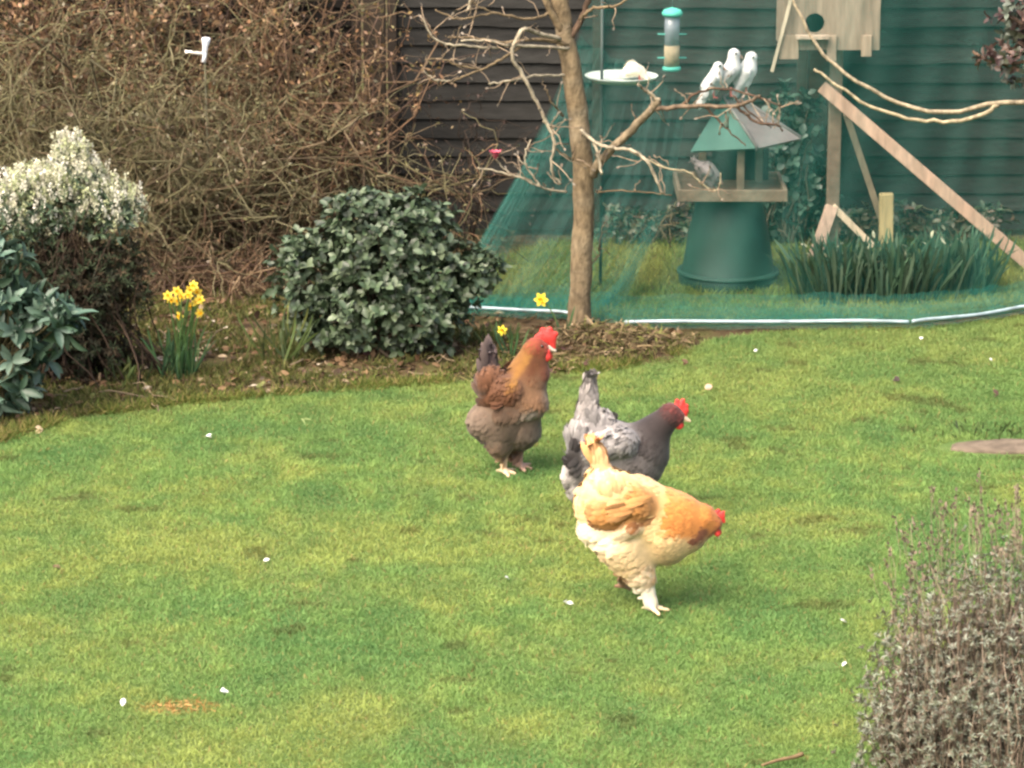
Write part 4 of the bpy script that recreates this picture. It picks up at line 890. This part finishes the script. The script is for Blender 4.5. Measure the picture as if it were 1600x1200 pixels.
def clump_leaves(centres, radii, n, L, Wr, cols, up=.35, whorl=5, shell=.35, mix=0.):
    """leaves in whorls at shoot tips on the surface of lumpy blobs"""
    centres, radii = np.array(centres, float), np.array(radii, float)
    area = (radii[:, 0] * radii[:, 2]); i = rng.choice(len(centres), n // whorl, p=area / area.sum())
    d = rdir(len(i), .25); rad = 1 - shell * rng.random(len(i)) ** 1.6 + np.where(rng.random(len(i)) < .14, rng.uniform(0, .2, len(i)), 0)
    tip = centres[i] + d * radii[i] * rad[:, None]
    keep = tip[:, 2] > .02; tip, d = tip[keep], d[keep]; n2 = len(tip)
    axis = nrm(d + rng.normal(0, .3, (n2, 3)) + np.array([0, 0, up]))
    e1 = nrm(np.cross(axis, rdir(n2))); e2 = np.cross(axis, e1); an = rng.uniform(0, 6.28, (n2, whorl)) ; an = an[:, :1] + np.arange(whorl)[None] * 6.28 / whorl + rng.normal(0, .3, (n2, whorl))
    sprd = rng.uniform(.7, 1.3, (n2, whorl, 1))
    ld = axis[:, None] * .6 + (e1[:, None] * np.cos(an)[..., None] + e2[:, None] * np.sin(an)[..., None]) * sprd
    ld = ld.reshape(-1, 3); ln = np.repeat(axis, whorl, 0) + rng.normal(0, .15, (n2 * whorl, 3))
    ps = np.repeat(tip, whorl, 0) - np.repeat(axis, whorl, 0) * (rng.random((n2 * whorl, 1)) * L * .5)
    LL = L * rng.uniform(.65, 1.25, n2 * whorl); cols = np.array(cols)
    ci = np.repeat(rng.integers(0, len(cols), n2), whorl); ci = np.where(rng.random(len(ci)) < mix, rng.integers(0, len(cols), len(ci)), ci); cc = cols[ci] * rng.uniform(.7, 1.25, (n2 * whorl, 1))
    mb = MB(); mb.inst(LEAF_V, LEAF_F, ps, ld, ln, LL, LL * Wr, cc); return mb, tip, axis
def shrub_branches(base, tips, c, r=.006, n=90):
    k = rng.choice(len(tips), min(n, len(tips)), replace=False); a = base + np.stack([rng.normal(0, .05, len(k)), rng.normal(0, .04, len(k)), np.zeros(len(k))], 1)
    u = np.linspace(0, 1, 7)[None, :, None]; b = tips[k]; mid = (a + b) / 2 + np.array([0, 0, .08]); p = (1 - u) ** 2 * a[:, None] + 2 * u * (1 - u) * mid[:, None] + u ** 2 * b[:, None] + rng.normal(0, .006, (len(k), 7, 3))
    mb = MB(); mb.tubes(p, np.linspace(r, .0018, 7)[None].repeat(len(k), 0), 5, np.array(c) * rng.uniform(.7, 1.3, (len(k), 1))); return mb
def ball(px, py, Y, rx, rz, ry): s = ppm(px, py, Y); return P(px, py, Y), (rx / s, ry / s, rz / s)
# central evergreen
EB = G(595, 560); EY = EB[1] + .1
bl = [ball(600, 400, EY, 95, 100, 90), ball(560, 350, EY, 60, 55, 60), ball(650, 350, EY, 60, 55, 60), ball(490, 440, EY, 70, 75, 70), ball(690, 430, EY, 80, 65, 70), ball(745, 425, EY, 45, 35, 40),
      ball(600, 480, EY - .05, 120, 75, 90), ball(520, 500, EY, 80, 55, 70), ball(670, 500, EY - .05, 70, 55, 60), ball(455, 395, EY, 32, 28, 30)]
t = thing("evergreen_shrub", "rounded dark green broad-leaved evergreen shrub at the bed's middle", "shrub", (EB[0], EY, 0))
mb, tips, _ = clump_leaves([b[0] for b in bl], [b[1] for b in bl], 9500, .034, .6, [(.052, .084, .042), (.066, .10, .05), (.038, .06, .03), (.115, .15, .085), (.085, .12, .066), (.028, .042, .022)], .7, 4, .62, .45)
mb.build("leaves", M_LEAF, t)
shrub_branches(np.array([EB[0], EY, 0]), tips, (.10, .075, .05)).build("branches", M_TWIG, t)
# white-flowered shrub
WB = G(110, 612); WY = WB[1] + .25
bl = [ball(112, 305, WY, 62, 55, 55), ball(62, 322, WY, 60, 55, 55), ball(165, 335, WY, 62, 45, 50), ball(15, 345, WY, 60, 62, 55), ball(112, 258, WY, 30, 38, 28)]
t = thing("flowering_shrub", "dark shrub topped with a mass of creamy white flower spikes", "shrub", (WB[0], WY, 0))
mb, tips, ax = clump_leaves([b[0] for b in bl], [b[1] for b in bl], 3200, .028, .32, [(.07, .11, .055), (.11, .15, .075), (.05, .08, .045)], .8, 4, .45)
mb.build("leaves", M_LEAF, t)
cen = np.array([b[0] for b in bl]); rad = np.array([b[1] for b in bl]); n = 760; i = rng.choice(5, n, p=[.26, .24, .22, .16, .12]); d = rdir(n, .75); d[:, 1] -= .15; d = nrm(d)
pos = cen[i] + d * rad[i] * rng.uniform(.8, 1.08, (n, 1)); k = pos[:, 2] > P(0, 375, WY)[2]; pos, d = pos[k], d[k]; n = len(pos)
mb = MB(); sd = nrm(np.stack([rng.normal(.0, .25, n), rng.normal(0, .25, n), np.full(n, 1.)], 1)); SL = rng.uniform(.025, .062, n)
q = np.repeat(np.arange(n), 16); f = np.tile(np.linspace(0, 1, 16), n)[:, None]; a = rng.uniform(0, 6.28, len(q))
fpos = pos[q] + sd[q] * SL[q][:, None] * f + np.stack([np.cos(a), np.sin(a), np.zeros(len(q))], 1) * (.0045 * (1 - .75 * f))
pal = np.array([[.66, .63, .48], [.54, .54, .38], [.70, .68, .58], [.50, .54, .30]]); fc = pal[rng.integers(0, 4, n)][q] * rng.uniform(.75, 1.1, (len(q), 1))
mb.inst(SLEAF_V, SLEAF_F, fpos, nrm(np.stack([np.cos(a), np.sin(a), np.full(len(q), .9)], 1)), rdir(len(q), .5), .0105, .009, fc); mb.build("flower_spikes", M_PETAL, t)
stm = MB(); M = 220; s0 = np.array([WB[0], WY, 0]) + np.stack([rng.normal(0, .16, M), rng.normal(0, .12, M), np.zeros(M)], 1); ee = tips[rng.integers(0, len(tips), M)] + rng.normal(0, .03, (M, 3)); ee[:, 2] *= rng.uniform(.55, 1, M)
u = np.linspace(0, 1, 7)[None, :, None]; pth = s0[:, None] * (1 - u) + ee[:, None] * u + rng.normal(0, .012, (M, 7, 3)); pth[:, 0, 2] = 0
stm.tubes(pth, np.linspace(.0032, .0014, 7)[None].repeat(M, 0), 4, np.array([.045, .03, .02]) * rng.uniform(.5, 1.5, (M, 1))); stm.build("branches", M_TWIG, t)
# fine dark needles that fill the lower body
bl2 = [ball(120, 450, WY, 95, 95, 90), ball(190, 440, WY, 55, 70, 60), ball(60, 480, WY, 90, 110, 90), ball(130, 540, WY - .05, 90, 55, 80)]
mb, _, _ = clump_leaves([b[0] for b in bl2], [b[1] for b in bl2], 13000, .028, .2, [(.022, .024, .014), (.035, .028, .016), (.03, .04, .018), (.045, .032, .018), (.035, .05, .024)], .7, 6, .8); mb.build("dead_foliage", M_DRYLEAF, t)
# rhododendron at the left edge
RB = G(-30, 660); RY = RB[1] + .12
bl = [ball(-20, 440, RY, 75, 70, 70), ball(20, 520, RY - .05, 70, 80, 60), ball(-30, 600, RY, 80, 60, 60), ball(70, 490, RY - .05, 45, 35, 40), ball(95, 505, RY - .1, 45, 25, 30), ball(10, 620, RY - .1, 45, 35, 40)]
t = thing("rhododendron", "large-leaved rhododendron at the left frame edge beside white blossom", "shrub", (RB[0], RY, 0))
mb, tips, _ = clump_leaves([b[0] for b in bl], [b[1] for b in bl], 950, .072, .36, [(.05, .095, .06), (.07, .125, .085), (.04, .075, .045), (.09, .14, .10)], .35, 6, .5)
mb.build("leaves", M_LEAF, t); shrub_branches(np.array([RB[0], RY, 0]), tips, (.12, .10, .05), .008).build("branches", M_TWIG, t)
# ivy-like evergreen behind the bird table
IB = np.array([P(1235, 380, 12.9)[0], 12.9, 0])
bl = [ball(1235, 230, 12.9, 50, 110, 40), ball(1205, 300, 12.9, 45, 70, 40), ball(1265, 300, 12.9, 50, 70, 40), ball(1180, 350, 12.9, 50, 30, 40)]
t = thing("ivy_bush", "dark ivy-like bush against the fence behind the bird table", "shrub", IB)
mb, tips, _ = clump_leaves([b[0] for b in bl], [b[1] for b in bl], 1400, .04, .7, [(.03, .06, .04), (.045, .085, .06), (.06, .1, .08)], .1, 4, .6)
mb.build("leaves", M_LEAF, t); shrub_branches(IB, tips, (.07, .06, .04)).build("branches", M_TWIG, t)
for px0, lab, cat_c in ((1340, "low dark weedy plant at the fence foot behind the stake", 0), (1480, "low dark weedy plant at the fence foot under the plank", 1), (1010, "low dark weedy plant at the fence foot left of the tub", 2)):
    b0 = np.array([P(px0, 375, 12.88)[0], 12.88, 0]); bl = [ball(px0 + dx_, 350, 12.88, 45, 32, 30) for dx_ in (-60, 0, 60)]
    t = thing("weed_patch", lab, "plant", b0, "dark plants along the fence foot")
    mb, tips, _ = clump_leaves([b[0] for b in bl], [b[1] for b in bl], 420, .035, .5, [(.04, .06, .03), (.07, .07, .04), (.09, .06, .04)], .3, 4, .8)
    mb.build("leaves", M_LEAF, t); shrub_branches(b0, tips, (.09, .07, .04), .004, 40).build("stems", M_TWIG, t)

# overhanging shrub from the right, with the two pale arching branches
OY = 11.2; OB = np.array([P(1800, 500, OY)[0], OY, 0])
t = thing("overhanging_shrub", "dark reddish shrub at the right edge with two long pale arching branches", "shrub", OB)
mb = MB()
def br(pts, r0, r1, c, Y=OY, n=26):
    q = spline(np.array([P(a, b, Y + d) for a, b, d in pts]), n); q[1:-1] += rng.normal(0, .0025, (n - 2, 3)); mb.tubes(q, np.linspace(r0, r1, n)[None] / ppm(1500, 150, Y), 7, c)
br([(1800, 560, 0), (1795, 400, 0), (1780, 200, 0), (1760, 40, 0), (1740, -120, 0)], 16, 9, (.13, .10, .07))
br([(1782, 210, 0), (1700, 175, -.02), (1620, 160, -.04), (1548, 162, -.05), (1500, 174, -.05), (1440, 172, -.05), (1390, 155, -.04), (1340, 128, -.03), (1300, 98, -.02), (1270, 60, 0), (1245, 10, 0), (1232, -30, 0)], 4.4, 2.2, (.27, .225, .15))
br([(1560, 164, -.05), (1525, 182, -.07), (1470, 190, -.08), (1410, 182, -.08), (1350, 160, -.08), (1300, 128, -.08), (1272, 108, -.08)], 3.6, 2.0, (.31, .26, .165))
br([(1780, 200, 0), (1700, 110, 0), (1630, 60, -.02), (1570, 20, -.03)], 6, 3, (.12, .08, .06)); br([(1700, 110, 0), (1620, 95, -.02), (1560, 100, -.04), (1520, 80, -.05)], 4, 2, (.14, .09, .06))
mb.build("branches", M_BARK, t)
bl = [ball(1598, 30, OY, 48, 55, 50), ball(1600, 95, OY, 38, 40, 40), ball(1680, 60, OY, 70, 80, 60), ball(1545, 90, OY - .05, 22, 18, 20)]
mb, _, _ = clump_leaves([b[0] for b in bl], [b[1] for b in bl], 1300, .036, .5, [(.05, .028, .024), (.09, .06, .045), (.05, .055, .035), (.13, .08, .065), (.10, .12, .09)], .2, 5, .7); mb.build("leaves", M_LEAF, t)

# ================================================================== DAFFODILS
def strap_clump(base, n, sx, sy, hgt, cols, wd=.009, lean=.35):
    x = base + np.stack([rng.normal(0, sx, n), rng.normal(0, sy, n), np.zeros(n)], 1); off = (x - base) / np.array([max(sx, .01), max(sy, .01), 1])
    d = np.stack([rng.normal(0, lean, n) + off[:, 0] * .12, rng.normal(0, lean, n), np.ones(n)], 1); cols = np.array(cols)
    mb = MB(); mb.inst(STRAP_V, STRAP_F, x, d, rdir(n), hgt * rng.uniform(.6, 1.15, n), wd * rng.uniform(.7, 1.2, n), cols[rng.integers(0, len(cols), n)] * rng.uniform(.7, 1.25, (n, 1)), np.repeat([.8, .9, 1, 1.05, 1.05], 2)); return mb
def flower(t, pos, face, s, cp=(.86, .68, .06), cc=(.86, .50, .02)):
    face = nrm(np.array(face, float)); e1 = nrm(np.cross(face, [0.1, 0, 1.])); e2 = np.cross(face, e1); a = np.arange(6) / 6 * 6.28 + rng.uniform(0, 1)
    d = e1[None] * np.cos(a)[:, None] + e2[None] * np.sin(a)[:, None] + face[None] * .15
    mb = MB(); mb.inst(LEAF_V, LEAF_F, np.repeat(pos[None], 6, 0), d, np.repeat(face[None], 6, 0), s, s * .62, np.array(cp) * rng.uniform(.9, 1.08, (6, 1)))
    o = mb.build("flower", M_PETAL, t)
    b = np.linspace(0, 6.28, 13)[:-1]; rings = []
    for r_, z_ in ((.14, 0), (.2, .3), (.26, .55), (.33, .62)): rings.append(pos + s * (r_ * (e1[None] * np.cos(b)[:, None] + e2[None] * np.sin(b)[:, None]) + face * z_))
    I = np.arange(48).reshape(4, 12); nx = np.roll(I, -1, 1); MB().add(np.concatenate(rings), [np.stack([I[:-1], nx[:-1], nx[1:], I[1:]], -1).reshape(-1, 4)], cc).build("trumpet", M_PETAL, o)
DGRN = [(.055, .13, .05), (.075, .16, .06), (.05, .105, .05), (.11, .18, .07)]
db = G(285, 590); t = thing("daffodil_clump", "clump of bright yellow daffodils in bloom beside white-flowered shrub", "daffodils", db, "daffodil plants")
strap_clump(db, 50, .034, .025, .17, DGRN, .0065, .26).build("leaves", M_GRASS, t)
fl_px = [(262, 462), (276, 455), (279, 470), (297, 452), (303, 446), (309, 455), (296, 460), (312, 468), (306, 472), (297, 478), (281, 494), (311, 489), (268, 468), (284, 462)]
mb = MB()
for px1, py1 in fl_px:
    q = P(px1, py1, db[1] + rng.uniform(-.05, .05)); b0 = db + np.array([rng.normal(0, .02), rng.normal(0, .02), 0]); u = np.linspace(0, 1, 7)[:, None]; mid = b0 * .35 + q * .65 + np.array([0, 0, .03])
    mb.tubes((1 - u) ** 2 * b0 + 2 * u * (1 - u) * mid + u ** 2 * q, .0028, 5, (.10, .19, .06)); flower(t, q, (rng.normal(0, .5), -1, rng.uniform(-.3, .3)), .019, (.80, .62, .09))
mb.build("flower_stems", M_GRASS, t)
for (bx, by, fx_, fy_, lab) in ((882, 542, 846, 468, "single yellow daffodil leaning left in front of the net near trunk"), (800, 560, 785, 516, "short yellow daffodil behind the brown hen's neck")):
    b0 = G(bx, by); t = thing("daffodil", lab, "daffodil", b0, "daffodil plants"); q = P(fx_, fy_, b0[1])
    strap_clump(b0, 10, .012, .01, .14, DGRN, .007, .3).build("leaves", M_GRASS, t)
    u = np.linspace(0, 1, 7)[:, None]; mid = (b0 + q) / 2 + np.array([.01, 0, .05]); MB().tubes((1 - u) ** 2 * b0 + 2 * u * (1 - u) * mid + u ** 2 * q, .0026, 5, (.12, .2, .06)).build("flower_stem", M_GRASS, t)
    flower(t, q, (-.3, -1, .1), .028 if fx_ > 800 else .02)
for (bx, by, n_, sx_, lab) in ((1310, 480, 260, .065, "leafy daffodil clump without flowers below the dovecote braces"), (1405, 478, 260, .075, "leafy daffodil clump at the foot of the stake"), (1495, 468, 230, .065, "leafy daffodil clump under the leaning plank")):
    b0 = G(bx, by) + np.array([0, .1, 0]); t = thing("daffodil_clump", lab, "daffodils", b0, "daffodil plants")
    strap_clump(b0, n_, sx_, .06, .235, [(.045, .095, .055), (.06, .12, .065), (.04, .08, .045), (.09, .14, .085)], .011, .22).build("leaves", M_GRASS, t)
    mb = MB(); n = 7; x = b0 + np.stack([rng.normal(0, sx_, n), rng.normal(0, .05, n), np.full(n, .16) + rng.uniform(0, .08, n)], 1); mb.inst(LEAF_V, LEAF_F, x, rdir(n, 1), rdir(n), .03, .012, (.5, .5, .34)); tag(mb.build("buds", M_PETAL, t), kind="stuff")
for (bx, by, n_, h_, lab) in ((435, 565, 45, .2, "tuft of green strap leaves left of the evergreen shrub"), (200, 600, 40, .09, "small grassy tuft under the white-flowered shrub"), (770, 545, 40, .11, "grassy green tuft behind the brown hen's tail")):
    b0 = G(bx, by); t = thing("leaf_tuft", lab, "plant", b0); strap_clump(b0, n_, .04, .03, h_, [(.09, .13, .04), (.14, .16, .05), (.07, .1, .04)], .007, .4).build("leaves", M_GRASS, t)

# ================================================================== LAVENDER
LB = G(1590, 1235); LY = LB[1]
t = thing("lavender_bush", "grey-green lavender bush with faded flower stalks in near right corner", "shrub", LB)
ls = ppm(1590, 1050, LY)
lc = P(1600, 1110, LY); lr = np.array([260 / ls, .34, 262 / ls])
n = 1500; d = rdir(n, .15); rad = rng.uniform(.5, 1.0, (n, 1)) ** .35; e = lc + d * lr * rad * .96; e[:, 2] = np.maximum(e[:, 2], .02)
s0 = LB + np.stack([d[:, 0] * .2 + rng.normal(0, .04, n), d[:, 1] * .2 + rng.normal(0, .04, n), np.zeros(n)], 1); u = np.linspace(0, 1, 6)[None, :, None]; mid = (s0 + e) / 2 + d * .05
p = (1 - u) ** 2 * s0[:, None] + 2 * u * (1 - u) * mid[:, None] + u ** 2 * e[:, None] + rng.normal(0, .008, (n, 6, 3))
BC = np.array([[.15, .11, .08], [.10, .075, .055], [.20, .155, .11], [.12, .10, .065]])
mb = MB(); mb.tubes(p, np.linspace(.0024, .001, 6)[None].repeat(n, 0), 4, BC[rng.integers(0, 4, n)] * rng.uniform(.5, 1.2, (n, 1))); mb.build("stems", M_TWIG, t)
mb, _, _ = clump_leaves([lc, lc + np.array([-.12, -.05, -.12]), lc + np.array([.1, 0, -.1])], [lr, lr * .72, lr * .8], 90000, .014, .19,
    [(.20, .225, .16), (.145, .17, .105), (.25, .275, .215), (.10, .11, .065), (.125, .10, .065), (.16, .125, .085), (.085, .068, .045), (.17, .19, .14), (.15, .115, .08)], .6, 9, .55, .9)
mb.build("leaves", M_LEAF, t)
n = 170; xs_ = rng.uniform(-.86, .35, n); st = lc + np.stack([xs_ * lr[0] * .95, rng.uniform(-.3, .3, n), np.sqrt(np.clip(1 - xs_ ** 2, .0, 1)) * lr[2] * .93], 1)
d = nrm(np.stack([xs_ * .25 + rng.normal(0, .13, n), rng.normal(0, .15, n), np.ones(n)], 1)); L = rng.uniform(.05, .15, n); pp = twig_paths(st, d, L, 6, .12, -.02)
mb = MB(); mb.tubes(pp, .0008, 3, np.array([.22, .19, .12]) * rng.uniform(.7, 1.3, (n, 1))); tag(mb.build("flower_stalks", M_TWIG, t), kind="stuff")
q = np.repeat(np.arange(n), 6); f = rng.random((len(q), 1)); pos = pp[q, -1] - d[q] * f * .035; mb = MB()
mb.inst(SLEAF_V, SLEAF_F, pos + rng.normal(0, .002, (len(q), 3)), d[q] + rdir(len(q)) * .7, rdir(len(q)), .011, .007, np.array([.17, .13, .095]) * rng.uniform(.5, 1.4, (len(q), 1))); mb.build("flower_heads", M_DRYLEAF, t)

# ================================================================== SMALL THINGS
# stone slab sunk in the lawn
n = 40; a = np.linspace(0, 6.283, n, endpoint=False); rr_ = 1 + .18 * (fbm(np.cos(a) * 2 + 5, np.sin(a) * 2, 8) - .5) * 2
prof = [(1.0, .0), (1.0, .012), (.95, .02), (.6, .024), (.01, .022)]; V = []
for k_, z_ in [(k__, z__ * .5) for k__, z__ in prof]: V.append(np.stack([SLAB_C[0] + .05 + k_ * .20 * rr_ * np.cos(a), SLAB_C[1] + k_ * .08 * rr_ * np.sin(a), np.full(n, z_)], 1))
I = np.arange(len(prof) * n).reshape(-1, n); nx = np.roll(I, -1, 1)
V = np.concatenate(V); V[:, 2] += .006 * fbm(V[:, 0] * 30, V[:, 1] * 60, 3)
tag(MB().add(V, [np.stack([I[:-1], nx[:-1], nx[1:], I[1:]], -1).reshape(-1, 4), I[-1:]], (.125, .098, .07)).build("stepping_stone", M_STONE, loc=(SLAB_C[0] + .05, SLAB_C[1], 0)), "weathered grey-brown flat stone sunk in the lawn at right edge", "stone")
# tufts round the stone
b0 = G(1500, 678); t = thing("leaf_tuft", "dark grass tuft growing along the back of the flat stone", "plant", b0); strap_clump(b0 + np.array([.12, 0, 0]), 110, .10, .045, .04, [(.08, .12, .035), (.10, .14, .04), (.04, .06, .025)], .005, .5).build("leaves", M_GRASS, t)
# dry straw patch
n = 40; x = np.stack([PATCH_C[0] + rng.normal(0, .035, n), PATCH_C[1] + rng.normal(0, .022, n), np.full(n, .008)], 1); d = rng.normal(size=(n, 3)); d[:, 2] = np.abs(d[:, 2]) * .12
mb = MB(); mb.inst(STRAP_V, STRAP_F, x, d, rdir(n, 2), rng.uniform(.01, .024, n), .004, np.array([.38, .235, .085]) * rng.uniform(.7, 1.25, (n, 1))); tag(mb.build("dry_grass", M_DRYLEAF), kind='stuff')
# fallen petals and leaves on the lawn
def chip(px, py, s, c, name, label, cat, group, asp=.7, tilt=.3):
    s *= .82; asp *= rng.uniform(.6, 1.2); p0 = G(px, py, .013); d = nrm(np.array([rng.normal(), rng.normal() * .4, .1])); m = MB()
    for k in range(2): m.inst(LEAF_V, LEAF_F, p0[None] + (0, 0, .003 * k), (d + rng.normal(0, .4, 3))[None], np.array([[rng.normal(0, tilt), -.5, 1]]), s, s * asp, c)
    tag(m.build(name, M_PETAL, loc=p0), label, cat, group)
PW = (.85, .84, .80); PGP = "white petals fallen on the lawn"
for px1, py1, s, lab in ((322, 682, .024, "white petal alone on the upper left lawn"), (421, 875, .022, "white petal on open grass left of centre lawn"), (795, 905, .026, "larger white petal left of the cream hen's lifted foot"),
                        (884, 942, .026, "white curled petal nearest the cream hen's standing foot"), (1318, 971, .022, "white petal between cream hen and lavender bush"), (191, 1103, .024, "white petal left of the orange straw patch"),
                        (345, 1080, .024, "white petal right of the orange straw patch"), (1178, 549, .018, "white petal near the straight pipe on the far lawn"), (1442, 528, .018, "pale petal on far lawn below the curved pipe"),
                        (1546, 561, .016, "pale petal at far right of the lawn"), (1322, 1036, .018, "small pale petal beside the lavender's left edge")):
    chip(px1, py1, s, PW, "fallen_petal", lab, "petal", PGP)
chip(1102, 608, .034, (.55, .36, .27), "fallen_leaf", "pinkish fallen leaf on the lawn right of grey hen's comb", "leaf", "fallen leaves on the lawn")
chip(67, 672, .034, (.55, .42, .27), "fallen_leaf", "pale tan fallen leaf at the left lawn edge", "leaf", "fallen leaves on the lawn")
chip(1405, 596, .03, (.045, .03, .025), "fallen_leaf", "dark brown fallen leaf on the right far lawn", "leaf", "fallen leaves on the lawn")
chip(1075, 568, .034, (.11, .06, .035), "fallen_leaf", "brown fallen leaf near the soil mound", "leaf", "fallen leaves on the lawn")
chip(470, 655, .05, (.32, .38, .15), "fallen_leaf", "slim pale green fallen leaf on the upper left lawn", "leaf", "fallen leaves on the lawn", .2)
chip(1560, 618, .03, (.09, .05, .04), "fallen_leaf", "dark fallen leaf above the flat stone", "leaf", "fallen leaves on the lawn")
chip(83, 885, .03, (.12, .08, .04), "fallen_leaf", "brown fallen leaf at the left of the lawn", "leaf", "fallen leaves on the lawn")
tw = np.array([G(1190, 1196, .02), G(1215, 1188, .024), G(1240, 1183, .024), G(1254, 1178, .026)])
tag(MB().tubes(spline(tw, 10), np.linspace(.003, .006, 10)[None], 6, (.17, .115, .06)).build("twig", M_TWIG, loc=tw[0]), "brown broken twig lying on the grass at bottom right", "twig")
# small white stake head in the hedge
wb = P(321, 76, 12.2); b0 = np.array([wb[0], wb[1], 0]); ws = ppm(321, 76, 12.2)
t = thing("garden_stake", "small white ornament head with a side arm poking from the olive shrub", "garden stake", b0)
MB().tubes(np.array([b0, b0 + (0, 0, .4), P(320, 96, 12.2)]), .004, 8, (.09, .085, .05)).build("stake_rod", M_TWIG, t)
MB().tubes(np.array([P(318, 97, 12.2), P(320, 88, 12.2), P(320, 80, 12.2), P(321, 72, 12.2), P(322, 62, 12.2), P(322, 59, 12.2)]), np.array([[4, 3, 4, 4.5, 7, 6]]) / ws, 12, (.78, .80, .82)).build("head", M_PIPE, t)
MB().tubes(np.array([P(289, 81, 12.2), P(300, 82, 12.2), P(318, 84, 12.2)]), 2.6 / ws, 8, (.74, .70, .62)).build("side_arm", M_PIPE, t)

for o in bpy.data.objects:
    if '_o' in o: del o['_o']
